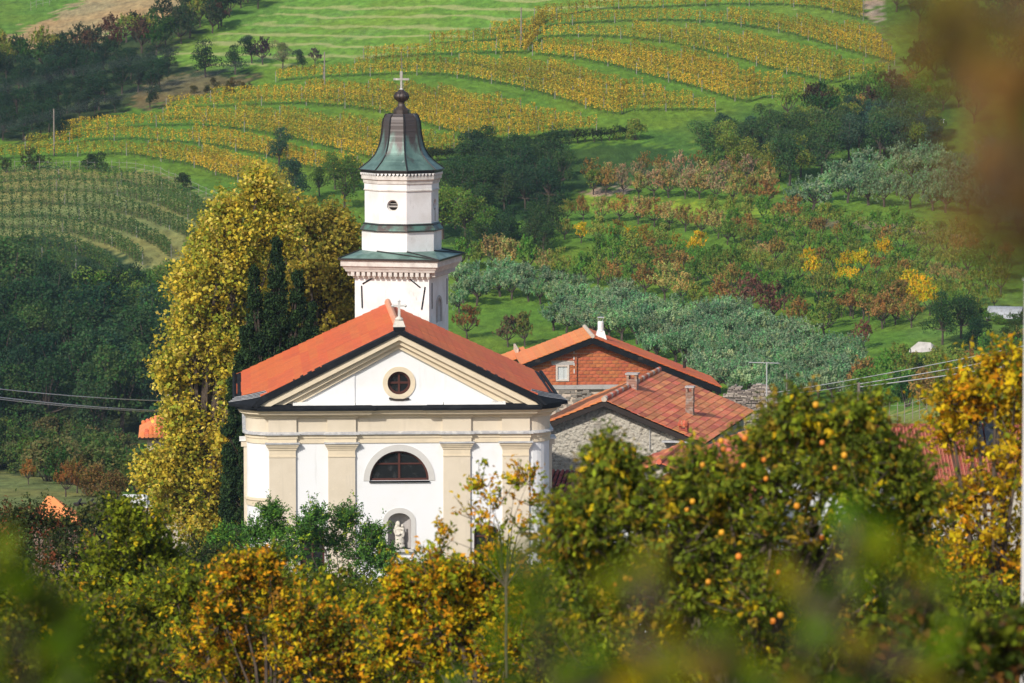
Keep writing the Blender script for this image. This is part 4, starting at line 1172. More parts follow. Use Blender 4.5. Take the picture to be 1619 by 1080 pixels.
# --- house behind the plane tree
p = at(296, 646, 240)
lh = thing('village_house', 'house with orange barrel tile roof and red chimney behind the yellow tree', 'house', (p.x, 240, -1.2), R(4))
zr_ = p.z + 1.2; X0, X1, DZ = -2.55, 3.4, 1.15
def lsurf(x, y): return zr_ - max(abs(y - 0) * .38, max(0, (X0 + 1.9 - x)) * .6)
for sgn in (-1, 1):
    n = 26
    for i in range(n):
        x = X0 + .1 + (X1 - X0 - .2) * (i + .5) / n
        y_top = max(0.0, (X0 + 1.9 - x)) * .6 / .38
        mb = MB(); L1 = 3.0
        if y_top < L1:
            for j in range(6):
                a_, b_ = y_top + (L1 - y_top) * j / 6, y_top + (L1 - y_top) * (j + 1.1) / 6
                mb.tube([(x, sgn * a_, zr_ - a_ * .38), (x, sgn * b_, zr_ - b_ * .38 + .035)], [.10, .12], 7)
            mb.build('roll_tile_row', M['oldtile'] if i % 2 else M['brightile'], lh)
MB().add([(X0, -3.05, zr_ - 1.2), (X0 + 1.9, 0, zr_ - .05), (X0, 3.05, zr_ - 1.2), (X0, -3.05, zr_ - 1.32), (X0, 3.05, zr_ - 1.32)], [(0, 2, 1), (0, 3, 4, 2)]).build('hip_slope', M['brightile'], lh)
MB().slab([(X0, -3.05, zr_ - 1.22), (X1, -3.05, zr_ - 1.22), (X1, 0, zr_ - .06), (X0 + 1.9, 0, zr_ - .06)], .1).slab([(X1, 3.05, zr_ - 1.22), (X0, 3.05, zr_ - 1.22), (X0 + 1.9, 0, zr_ - .06), (X1, 0, zr_ - .06)], .1).build('roof_deck', M['darkwood'], lh)
MB().box(X0 + .45, X1 - .1, -2.6, 2.6, 0, zr_ - 1.2).build('wall', M['beigewall'], lh)
chimney(lh, X0 + 1.75, .3, zr_ - .6, zr_ + .75, .45, .45, M['brickred'])
MB().box(X0 + .62, X0 + 1.3, -2.66, -2.58, zr_ - 3.6, zr_ - 2.4).build('window', M['glass'], lh)

# ------------------------------------------------------------------ vegetation on the hillside
RG = np.random.RandomState(11)
def limb_mesh(name, segs, m):
    """segs: list of (points, radii)"""
    mb = MB()
    for pts, rr in segs: mb.tube(pts, rr, 5)
    return mb.mesh(name, m)
def crown_mesh(name, rng, blobs, n, size, kind, m):
    """blobs: (x,y,z,r). kind: 'round' leaf clumps, 'twig' upright sprays"""
    B = np.array(blobs, float)
    w = B[:, 3] ** 2; w /= w.sum()
    if kind == 'twig':
        nt_ = max(1, n // 11)
        k = rng.choice(len(B), nt_, p=w)
        d = unit(rng.normal(size=(nt_, 3)) * (1, 1, .6))
        st_ = B[k, :3] + d * B[k, 3:4] * rng.uniform(.1, .9, (nt_, 1))
        dr = unit(d * .5 + np.array([0, 0, 1.1]) + rng.normal(size=(nt_, 3)) * .25)
        ln = B[k, 3:4] * rng.uniform(.5, 1.1, (nt_, 1))
        t = rng.uniform(0, 1, (nt_, 11, 1))
        P = (st_[:, None] + dr[:, None] * ln[:, None] * t).reshape(-1, 3) + rng.normal(size=(nt_ * 11, 3)) * .045 * size / .2
        ax = np.repeat(dr, 11, 0)
        out = unit(P - B[:, :3].mean(0))
        tone = np.repeat(rng.uniform(.75, 1.25, (nt_, 1)), 11, 0)
        V, Q = leaf_quads(P, size, rng, out * .6, .5, .55, ax)
        sel = np.repeat(rng.uniform(size=nt_), 11)
    else:
        k = rng.choice(len(B), n, p=w)
        d = unit(rng.normal(size=(n, 3)))
        d[:, 2] = np.where(d[:, 2] < -.5, -d[:, 2], d[:, 2])
        r = B[k, 3:4] * (1 - .45 * rng.uniform(0, 1, (n, 1)) ** 2)
        sub = unit(rng.normal(size=(len(B) * 9, 3)))
        P = B[k, :3] + d * r + sub[k * 9 + rng.randint(0, 9, n)] * B[k, 3:4] * .22
        V, Q = leaf_quads(P, size, rng, d * .9, .35, .7)
        tone = rng.uniform(.8, 1.2, (n, 1)); sel = rng.uniform(size=n)
    g = np.array([1, 1, 1.0]) * tone
    g[sel < .28] *= (.70, 1.12, .8)
    g[sel > .86] *= (1.25, 1.05, .9)
    return fast_mesh(name, V, Q, m, g)
PROTO = {}
def proto(kind):
    if kind in PROTO: return PROTO[kind]
    out = []
    seed = {'orchard': 1, 'olive': 2, 'round': 3, 'bush': 4, 'small': 5, 'bare': 6, 'locust': 7}[kind]
    for v in range(4):
        rng = np.random.RandomState(seed * 10 + v)
        segs = []; blobs = []
        if kind in ('orchard', 'bare', 'small'):
            nb = 8; th = .22
            segs.append(([(0, 0, -.3), (0, 0, .12), (rng.normal() * .02, 0, th)], [.030, .024, .020]))
            for i in range(nb):
                a = 6.28 * i / nb + rng.uniform(-.3, .3); rr = rng.uniform(.14, .33)
                e = (rr * math.cos(a), rr * math.sin(a), rng.uniform(.36, .64))
                mid = (e[0] * .55, e[1] * .55, (th + e[2]) * .5 - .03)
                segs.append(([(0, 0, th - .02), mid, e], [.016, .011, .005]))
                blobs.append((*e, rng.uniform(.14, .2)))
                blobs.append((e[0] * .6, e[1] * .6, rng.uniform(.62, .8), rng.uniform(.1, .15)))
            blobs.append((0, 0, .55, .2)); blobs.append((0, 0, .8, .14))
            cm = crown_mesh('crown', rng, blobs, 1250 if kind != 'bare' else 700, .058, 'twig', M['leaf_far'])
        elif kind == 'olive':
            segs.append(([(0, 0, -.3), (0, 0, .1), (.02, 0, .25)], [.04, .035, .03]))
            for i in range(12):
                a = 6.28 * i / 12 + rng.uniform(-.3, .3); rr = rng.uniform(.12, .36)
                e = (rr * math.cos(a), rr * math.sin(a), rng.uniform(.32, .72))
                segs.append(([(.02, 0, .22), e], [.018, .006]))
                blobs.append((*e, rng.uniform(.13, .21)))
            blobs.append((0, 0, .7, .2))
            cm = crown_mesh('crown', rng, blobs, 2000, .056, 'twig', M['leaf_far'])
        elif kind == 'round' or kind == 'locust':
            segs.append(([(0, 0, -.3), (0, 0, .15), (.01, 0, .5)], [.03, .025, .014]))
            for i in range(16):
                a = rng.uniform(0, 6.28); rr = rng.uniform(.05, .34)
                e = (rr * math.cos(a), rr * math.sin(a), rng.uniform(.3, .86) - rr * .2)
                segs.append(([(0, 0, .25), e], [.012, .004]))
                blobs.append((*e, rng.uniform(.10, .17)))
            cm = crown_mesh('crown', rng, blobs, 2600 if kind == 'round' else 1900, .034 if kind == 'round' else .04, 'round', M['leaf_far'])
        else:
            for i in range(9):
                a = rng.uniform(0, 6.28); rr = rng.uniform(.0, .36)
                e = (rr * math.cos(a), rr * math.sin(a), rng.uniform(.2, .66) - rr * .4)
                segs.append(([(0, 0, -.1), e], [.012, .004]))
                blobs.append((*e, rng.uniform(.15, .22)))
            cm = crown_mesh('crown', rng, blobs, 1700, .058, 'twig' if v % 2 else 'round', M['leaf_far'])
        out.append((cm, limb_mesh('trunk', segs, M['barkfar'])))
    PROTO[kind] = out
    return out
NAMES = {'orchard': ('orchard_tree', 'tree'), 'bare': ('orchard_tree', 'tree'), 'small': ('fruit_tree', 'tree'), 'olive': ('olive_tree', 'olive tree'), 'round': ('forest_tree', 'tree'), 'locust': ('locust_tree', 'tree'), 'bush': ('bush', 'bush')}
def plant(kind, x, y, z, h, w, color, label, group):
    nm, cat = NAMES[kind]
    cm, tm = proto(kind)[RG.randint(4)]
    t = bpy.data.objects.new(nm, None); COL.objects.link(t); t.empty_display_size = .2
    t.location = (x, y, z); t.scale = (w * RG.uniform(.85, 1.12), w * RG.uniform(.85, 1.12), h); t.rotation_euler = (RG.uniform(-.07, .07), RG.uniform(-.07, .07), RG.uniform(0, 6.28))
    tag(t, label, cat, group)
    link_mesh('crown', cm, t, color=color)
    link_mesh('trunk', tm, t)
    return t
NUM = 'first second third fourth fifth sixth seventh eighth ninth tenth eleventh twelfth thirteenth fourteenth fifteenth sixteenth seventeenth eighteenth nineteenth twentieth'.split()
NUM += ['twenty-' + w for w in NUM[:9]] + ['thirtieth'] + ['thirty-' + w for w in NUM[:9]]
def pts_plant(kind, pts, h, colors, label, group, hj=.18, wide=1.0):
    """pts in photograph pixels: where each trunk meets the terrain"""
    G = ground([p[0] for p in pts], [p[1] for p in pts])
    if isinstance(label, str) and len(pts) > 1:
        base_ = label
        if len(pts[0]) > 3: label = lambda i, p: '%s, %s from left in %s row' % (base_, NUM[p[4]], NUM[p[3]])
        else:
            rk = {q: k for k, q in enumerate(sorted(range(len(pts)), key=lambda q: pts[q][0]))}
            label = lambda i, p: '%s, %s from the left' % (base_, NUM[rk[i]])
    for i, g in enumerate(G):
        hh = (pts[i][2] if len(pts[i]) > 2 and pts[i][2] else h) * (1 + RG.uniform(-hj, hj))
        c = colors[RG.randint(len(colors))] if not isinstance(colors, dict) else colors[i]
        c = tuple(np.clip(np.array(c) * RG.uniform(.82, 1.18) * (1 + RG.uniform(-.07, .07, 3)), 0, 1))
        plant(kind, g[0], g[1], g[2], hh, hh * wide * RG.uniform(.9, 1.12), c, label(i, pts[i]) if callable(label) else label, group)
def rowpts(poly, step, jit=.15):
    out = []; P = np.array(poly, float)
    d = np.r_[0, np.cumsum(np.linalg.norm(np.diff(P, axis=0), axis=1))]
    s = step * .3
    while s < d[-1]:
        out.append((np.interp(s, d, P[:, 0]) + RG.uniform(-1, 1), np.interp(s, d, P[:, 1]) + RG.uniform(-1.5, 1.5)))
        s += step * RG.uniform(1 - jit, 1 + jit)
    return out
def fillpts(poly, dx, dy, slope=0.0, jit=.3, jy=None):
    jy = jit if jy is None else jy
    xs = [p[0] for p in poly]; y0 = min(p[1] for p in poly) - 200; y1 = max(p[1] for p in poly) + 200
    out = []; y = y0; r = 0; rn = 0
    while y < y1:
        cn_ = 0
        x = min(xs) + (dx / 2 if r % 2 else 0)
        while x < max(xs):
            a, b = x + RG.uniform(-jit, jit) * dx, y + slope * (x - min(xs)) + RG.uniform(-jy, jy) * dy
            if inpoly(np.array([a]), np.array([b]), poly)[0]: out.append((a, b, None, rn, cn_)); cn_ += 1
            x += dx
        y += dy; r += 1; rn += cn_ > 0
    return out
RUST, TAN, PINK, YEL, OLV, GRN, DGRN, RED = (.34, .20, .06), (.42, .31, .11), (.42, .28, .16), (.68, .45, .02), (.24, .26, .05), (.14, .24, .04), (.06, .12, .03), (.22, .09, .06)
OLIVE = [(.25, .35, .19), (.21, .30, .17), (.30, .39, .21)]
DARK = [(.030, .060, .026), (.040, .075, .028), (.026, .052, .028), (.05, .08, .026)]

# orchard rows right of the tower
r1 = [(938, 308), (958, 309), (985, 309), (1010, 314), (1034, 313), (1057, 313), (1083, 314), (1106, 315), (1132, 317), (1159, 322), (1185, 326), (1212, 329)]
pts_plant('orchard', r1, 3.9, {i: [OLV, RUST, PINK, TAN, PINK, TAN, PINK, TAN, PINK, TAN, (.24, .17, .05), (.32, .15, .05)][i] for i in range(12)},
          lambda i, p: ['olive-green', 'rusty', 'pinkish bare-topped', 'tan', 'pink-brown', 'tan', 'pink-brown', 'pale tan', 'pink-grey', 'tan', 'yellowish', 'orange'][i] + ' orchard tree, %s in the upper row on the bright grass terrace' % ['first from the left', 'second', 'third', 'fourth', 'fifth', 'sixth', 'seventh', 'eighth', 'ninth', 'tenth', 'eleventh', 'last at the right'][i], 'upper row of pinkish orchard trees', .08)
pts_plant('bare', rowpts([(925, 296), (1010, 296), (1100, 300), (1200, 308), (1236, 312)], 26), 4.2, [RUST, TAN, PINK, PINK], 'thin pinkish orchard tree in the row behind the upper row', 'second row of pinkish orchard trees')
pts_plant('bare', rowpts([(1010, 282), (1100, 284), (1225, 292)], 27), 4.0, [RUST, PINK, OLV], 'thin brownish tree at the back of the pinkish orchard', 'back row of pinkish orchard trees')
rows = [([(960, 408), (1060, 420), (1180, 440)], 27, [GRN, OLV, GRN, RUST], 3.8, 'green tree in the filled-in middle of the orchard', 'middle green orchard trees'),
        ([(1120, 345), (1200, 352), (1290, 362), (1400, 375), (1560, 395)], 25, [OLV, GRN, RUST, OLV], 3.6, 'green tree just below the upper grove path', 'trees below the upper grove path'),
        ([(890, 350), (924, 351), (993, 353), (1060, 362), (1130, 378), (1240, 395)], 27, [RUST, TAN, OLV, RUST], 3.7, 'rust and green orchard tree below the bright grass terrace', 'rust orchard row below the terrace'),
        ([(885, 378), (925, 385), (987, 391), (1040, 400), (1120, 412)], 25, [YEL, YEL, OLV, (.3, .2, .03)], 3.5, 'yellow orchard tree in the golden row', 'golden orchard row'),
        ([(722, 424), (777, 429), (863, 438), (921, 452), (988, 461), (1056, 476), (1110, 484)], 28, [TAN, RUST, OLV, TAN, GRN], 4.4, 'tan and green orchard tree just above the olive grove', 'orchard row above the olive grove'),
        ([(940, 425), (1010, 436), (1090, 450), (1160, 466)], 27, [OLV, RUST, GRN], 4.0, 'green-brown orchard tree between golden row and olive grove', 'middle orchard row'),
        ([(1090, 500), (1161, 492), (1202, 506), (1243, 517), (1281, 530), (1335, 545)], 42, [RUST, OLV, RED, OLV], 4.6, 'spreading russet tree on grass beside the olive grove', 'trees on the grass beside the olive grove')]
for poly, st_, cols, h, lab, grp in rows: pts_plant('orchard', rowpts(poly, st_), h, cols, lab, grp)
pts_plant('orchard', [(738, 536, 4.4), (803, 549, 3.9), (830, 548, 4.3)], 4, {0: (.24, .11, .04), 1: (.18, .11, .07), 2: (.17, .14, .04)}, lambda i, p: ['rusty orange tree right beside the bell tower wall', 'thin brownish tree on bright grass, left of a pair above the brick house', 'green and orange tree on bright grass, right of a pair above the brick house'][i], 'small trees between tower and brick house', .05)
pts_plant('orchard', [(1366, 552, 3.4)], 3.4, [RED], 'small maroon tree alone on the grass right of the olive grove', 'maroon trees', 0)
# dense mixed orchard on the right
reg = [(1110, 372), (1215, 352), (1330, 368), (1450, 385), (1590, 400), (1600, 470), (1560, 505), (1440, 520), (1330, 505), (1215, 485), (1120, 440), (1180, 420)]
fp = fillpts(reg, 22, 23, .13, .25, .07)
ROWC = [[OLV, GRN, RUST], [GRN, OLV], [RUST, OLV, TAN], [OLV, (.30, .29, .05)], [GRN, GRN, OLV], [RUST, GRN], [OLV, GRN]]
for p in fp:
    x, y = p[:2]
    yl = (abs(x - 1283) < 16 and abs(y - 440) < 18) or (abs(x - 1345) < 24 and abs(y - 450) < 20) or (abs(x - 1450) < 24 and abs(y - 478) < 26) or (abs(x - 1390) < 12 and abs(y - 420) < 14)
    c = [YEL] if yl else ROWC[p[3] % 7]
    pts_plant('small', [(x, y, 3.3)], 3.3, c, '%s fruit tree in dense right orchard, %s from left in %s row' % ('bright yellow' if yl else 'green-brown', NUM[p[4]], NUM[p[3]]), 'yellow fruit trees in the right orchard' if yl else 'dense right-hand orchard')
pts_plant('orchard', [(1303, 520), (1345, 500), (1395, 520), (1240, 490), (1365, 505), (1420, 505)], 4.6, [GRN, DGRN, OLV, RUST], 'rounded green tree below the dense right orchard', 'lower edge of the right orchard', .1)
pts_plant('round', [(1490, 545, 5.5), (1505, 590, 4), (1535, 575, 5), (1450, 606, 3), (1545, 520, 4), (1520, 535, 5), (1600, 570, 4)], 6, DARK, 'dark broad tree by the tarpaulin and metal shed', 'dark trees round the shed', .1)
pts_plant('bush', fillpts([(1360, 600), (1480, 590), (1619, 560), (1619, 610), (1540, 630), (1440, 650), (1340, 640)], 34, 20), 4.5, [OLV, GRN, RUST, DGRN, GRN], 'rough bush behind the wires', 'bushes behind the power lines')
# olive groves
og = [(712, 448), (800, 452), (900, 470), (1000, 486), (1075, 502), (1160, 512), (1250, 545), (1345, 575), (1370, 600), (1330, 640), (1150, 640), (1080, 590), (960, 545), (860, 535), (880, 500), (800, 480), (712, 500)]
pts_plant('olive', fillpts(og, 22, 19, .17, .2, .06), 3.7, OLIVE, 'grey-green olive tree in the lower grove', 'olive trees of the lower grove', .15, 1.1)
og2 = [(1228, 338), (1262, 322), (1320, 290), (1420, 262), (1500, 262), (1640, 250), (1640, 372), (1580, 366), (1500, 352), (1400, 345), (1330, 338), (1250, 340)]
pts_plant('olive', fillpts(og2, 32, 20, .10, .22, .08), 4.3, OLIVE[:2], 'silvery olive tree in the upper grove', 'olive trees of the upper grove', .15, 1.1)
# woods and thickets
pts_plant('round', fillpts([(1060, 262), (1160, 235), (1260, 215), (1360, 205), (1480, 215), (1490, 262), (1380, 262), (1260, 290), (1235, 300), (1130, 272)], 34, 17), 6, [(.07, .11, .04), (.09, .14, .045), OLV, (.06, .105, .055)], 'bushy dark tree above the pinkish orchard', 'thicket above the orchard', .2)
pts_plant('olive', fillpts([(1330, 225), (1400, 200), (1470, 212), (1470, 248), (1380, 252)], 30, 14), 5.5, [(.07, .11, .085), (.085, .12, .09)], 'large bluish tree above the upper olives', 'bluish trees of the thicket', .15)
pts_plant('small', fillpts([(1235, 190), (1330, 160), (1430, 150), (1520, 160), (1520, 185), (1400, 182), (1290, 205)], 28, 14), 4.6, [RUST, OLV, (.10, .06, .035), DGRN, GRN], 'mixed tree below the vineyard corner', 'trees below the vineyard corner', .2)
pts_plant('orchard', [(1395, 176, 4.5), (1450, 182, 5.5), (1333, 186, 4), (1540, 195, 5)], 4.5, [GRN, OLV], 'green tree standing free on the grass near the white bench', 'trees near the bench', .1)
pts_plant('small', fillpts([(1412, 20), (1470, 0), (1640, -30), (1640, 160), (1500, 150), (1445, 130), (1450, 60)], 30, 18), 5, [(.10, .095, .035), (.14, .10, .04), OLV], 'yellow-brown tree right of the dirt track', 'trees right of the dirt track', .2)
pts_plant('round', fillpts([(705, 330), (720, 275), (790, 262), (880, 268), (905, 300), (850, 345), (760, 350)], 34, 16), 6.2, [(.04, .075, .035), (.055, .095, .035)], 'dark rounded bush in the tower-side hollow', 'dark bushes in the hollow', .15)
pts_plant('locust', [(700, 378, 7), (735, 385, 7.5), (720, 362, 6), (765, 392, 5.5), (680, 372, 6)], 6.5, [(.17, .24, .04), (.12, .19, .035)], 'yellow-green tree right behind the tower lantern', 'yellow-green trees behind the tower', .1)
pts_plant('locust', [(820, 300, 5.5), (835, 318, 5)], 5, [(.06, .12, .045)], 'lighter green tree among the very dark bushes', 'lighter trees in the hollow', .1)
pts_plant('round', fillpts([(740, 395), (800, 375), (870, 355), (880, 390), (860, 410), (740, 412)], 32, 14), 4.8, [(.04, .075, .03), (.055, .09, .03)], 'mid-green bush below the dark hollow bushes', 'bushes below the hollow', .2)
pts_plant('bush', [(1005, 222, 4.2), (975, 222, 2.5), (1240, 205, 3)], 3, [OLV], 'small green tree near the low vine hedge', 'small trees by the vine hedge', .1)
pts_plant('round', [(441, 262, 5.4), (471, 322, 6.5)], 5, [(.045, .085, .05)], lambda i, p: ['round dark bush standing among the vine rows', 'round dark blue-green tree above the yellow plane tree'][i], 'round dark bushes in the vineyard', 0)
pts_plant('locust', [(530, 300, 5), (560, 302, 5), (505, 310, 4.5), (545, 330, 6)], 5, [(.10, .15, .03)], 'yellow-green tree just left of the tower lantern', 'yellow-green trees left of the tower', .1)
pts_plant('small', rowpts([(640, 262), (690, 256), (739, 250), (799, 240), (868, 231), (937, 224), (995, 220)], 13), 2.0, [(.035, .055, .022), (.045, .06, .02)], 'low dark clipped vine in the hedge under the vineyard', 'dark vine hedge under the vineyard', .1, 1.25)
# upper left
pts_plant('round', fillpts([(-30, 228), (-30, 130), (60, 120), (180, 108), (262, 118), (262, 150), (190, 168), (110, 205), (90, 236)], 27, 15), 4.6, [(.032, .062, .03), (.04, .075, .034), (.035, .06, .035)], 'dark orchard tree left of the vineyard', 'dark orchard left of the vineyard', .15)
pts_plant('small', fillpts([(-30, 130), (-30, 100), (60, 90), (150, 78), (200, 52), (290, 30), (300, 5), (420, -10), (380, 30), (330, 62), (240, 90), (130, 112)], 29, 14), 5, [(.045, .065, .03), OLV, (.11, .055, .035), DGRN, (.06, .075, .035)], 'brushy tree above the dark orchard', 'brushy belt below the brown field', .2)
pts_plant('round', [(325, 122, 6), (267, 118, 4.5), (372, 118, 5), (398, 100, 4.5), (300, 60, 5), (350, 42, 6), (330, 30, 5), (300, 20, 6), (408, 14, 6), (392, 4, 5), (237, 172, 4), (182, 178, 3), (130, 178, 3), (150, 182, 3)], 5, [(.038, .065, .03)], 'dark spreading tree between vineyard and mown field', 'dark trees beside the mown field', .1)
pts_plant('orchard', [(415, 102, 4.2), (498, 102, 3)], 4, [(.09, .05, .06)], 'dull purple tree at the lower edge of the mown field', 'purple trees', .1)
pts_plant('locust', [(447, 110, 4.5)], 4.5, [(.22, .21, .09)], 'pale cream-green tree at the lower edge of the mown field', 'pale tree', 0)
pts_plant('round', fillpts([(120, 480), (200, 520), (240, 545), (120, 520)], 40, 18), 8, [(.03, .058, .026)], 'dark tree between the light gully trees', 'dark trees at the gully edge')
pts_plant('round', [(478, 112, 3.6)], 3.6, [(.05, .08, .04)], 'low dark bush left of the thin pole above the vineyard', 'bush by the pole', 0)
pts_plant('bush', fillpts([(300, 150), (330, 132), (400, 138), (385, 152)], 16, 7), 1.4, [(.15, .10, .03), (.10, .09, .03)], 'tan weed tuft beside the vineyard', 'tan weed tufts')
pts_plant('bush', [(10, 273, 3), (55, 268, 3.6), (145, 268, 3.4), (160, 272, 2.4), (290, 300, 3), (335, 345, 3.5)], 3, [(.05, .07, .025), (.09, .10, .03)], 'rough bush at the fence under the grass bank', 'bushes along the grass bank', .1)
# wooded gully at the left
pts_plant('round', fillpts([(-60, 490), (80, 500), (150, 560), (230, 585), (420, 590), (420, 730), (200, 720), (-60, 700)], 50, 25), 9.5, [(.04, .085, .035), (.055, .105, .038), (.03, .065, .035), (.08, .13, .04), (.045, .085, .045)], 'tall dark tree in the left gully', 'dark gully wood', .2)  # shade of the gully is put into these dark leaf colours
pts_plant('locust', [(170, 520, 7), (205, 510, 7), (240, 515, 7.5), (285, 500, 7.5), (320, 470, 7), (262, 490, 6), (305, 530, 8), (345, 500, 8), (215, 548, 7.5), (180, 545, 7), (360, 440, 6), (380, 470, 7), (255, 550, 8)], 8, [(.15, .22, .04), (.10, .17, .035)], 'light yellow-green tree atop the dark gully wood', 'light trees at the gully edge', .1)
pts_plant('locust', [(20, 560, 9), (60, 600, 9), (30, 640, 8), (5, 480, 9)], 9, [(.05, .09, .025)], 'mid-green tree at the gully wood edge', 'mid-green gully trees', .1)
pts_plant('bush', fillpts([(-30, 700), (40, 690), (110, 700), (220, 740), (260, 760), (260, 790), (150, 775), (60, 760), (-30, 745)], 30, 13), 4.2, [(.11, .15, .04), (.08, .13, .04), (.15, .13, .05)], 'shrubby tree above the left meadow', 'shrub belt above the left meadow', .15)
pts_plant('orchard', [(104, 786, 2.6), (122, 780, 2.3), (45, 766, 2.0)], 2.5, [(.30, .15, .045)], 'small bright orange tree on the left meadow', 'small orange trees on the meadow', .1)
pts_plant('bush', [(150, 786, 2.6), (168, 790, 2.6), (185, 792, 2.4), (135, 782, 2.2)], 2.4, [(.20, .12, .04)], 'brownish orange bush on the left meadow', 'brown bushes on the meadow', .1)

# ------------------------------------------------------------------ vine rows
ORD = ['first', 'second', 'third', 'fourth', 'fifth', 'sixth', 'seventh', 'eighth', 'ninth']
pm = MB().box(-.045, .045, -.045, .045, -.3, 1.95).mesh('post', M['post'])
def vcol(P, rng, pal):
    n = len(P)
    f = (np.sin(P[:, 0] * .11 + 1.7 * np.sin(P[:, 1] * .13)) + np.sin(P[:, 0] * .31 + P[:, 1] * .57) * .7 + np.sin(P[:, 0] * 1.3) * .35) / 2.05
    Y_, G_, B_ = (np.array(c) for c in pal)
    t = np.clip(.58 + .42 * f + rng.normal(size=n) * .25 + (1.35 - P[:, 3]) * .25, 0, 1)[:, None]
    c = G_ * (1 - t) + Y_ * t
    br = rng.uniform(size=n) < .12
    c[br] = B_
    return c * rng.uniform(.72, 1.28, (n, 1))
VPAL = ((.80, .52, .05), (.24, .27, .04), (.26, .15, .04))
GPAL = ((.11, .19, .045), (.05, .125, .04), (.22, .20, .06))
def vine_row(line, pal, label, group, dens=150, z0=.5, z1=2.0, post=6.5, width=.42):
    xs = np.arange(line[0][0], line[-1][0] + .1, 2.5)
    if len(xs) < 6: return
    yy = np.interp(xs, [p[0] for p in line], [p[1] for p in line])
    G = ground(xs, yy)
    # smooth path over the terrain
    G[:, 1] = np.convolve(np.pad(G[:, 1], 3, mode='edge'), np.ones(7) / 7, 'valid')
    G[:, 2] = terr(G[:, 0], G[:, 1])
    d = np.r_[0, np.cumsum(np.linalg.norm(np.diff(G[:, :2], axis=0), axis=1))]
    Ln = d[-1]
    c = G.mean(0)
    t = thing('vine_row', label, 'vine row', tuple(G[0]), 0, group)
    rng = np.random.RandomState(int(line[0][0] * 7 + line[0][1] * 13) % 99999)
    n = int(Ln * dens)
    s = rng.uniform(0, Ln, n)
    s = np.clip(s + .17 * np.sin(6.283 * s / 1.25), 0, Ln)
    tone_ = rng.uniform(.85, 1.12)
    gap = np.sin(s * 1.9 + rng.uniform(0, 6)) * .12
    X = np.interp(s, d, G[:, 0]); Y = np.interp(s, d, G[:, 1]); Z = np.interp(s, d, G[:, 2])
    hgt = z0 + (z1 - z0 + gap) * rng.beta(1.25, 1.05, n) + rng.exponential(.06, n)
    P = np.stack([X + rng.normal(size=n) * .05, Y + rng.normal(size=n) * width * .5, Z + hgt], 1)
    V, Q = leaf_quads(P - G[0], .19, rng, None, .4, .75)
    col = vcol(np.c_[P[:, 0], P[:, 1], P[:, 2], hgt], rng, pal)
    link_mesh('foliage', fast_mesh('foliage', V, Q, M['leaf_far'], col * tone_), t)['kind'] = 'stuff'
    k = max(2, int(Ln / post))
    for i in range(k + 1):
        q = min(i * Ln / k, Ln)
        p = (np.interp(q, d, G[:, 0]) - G[0, 0], np.interp(q, d, G[:, 1]) - G[0, 1], np.interp(q, d, G[:, 2]) - G[0, 2])
        link_mesh('post', pm, t, p, (0, 0, rng.uniform(0, 1)), (1, 1, rng.uniform(.78, .95)))
    stems = MB()
    q = .5
    while q < Ln:
        p = Vector((np.interp(q, d, G[:, 0]) - G[0, 0], np.interp(q, d, G[:, 1]) - G[0, 1], np.interp(q, d, G[:, 2]) - G[0, 2]))
        stems.tube([p + Vector((0, 0, -.1)), p + Vector((rng.uniform(-.06, .06), 0, .5)), p + Vector((rng.uniform(-.1, .1), 0, .95))], .03, 3, False)
        q += 1.1 * rng.uniform(.8, 1.2)
    stems.build('vine_stems', M['barkfar'], t, kind='stuff')
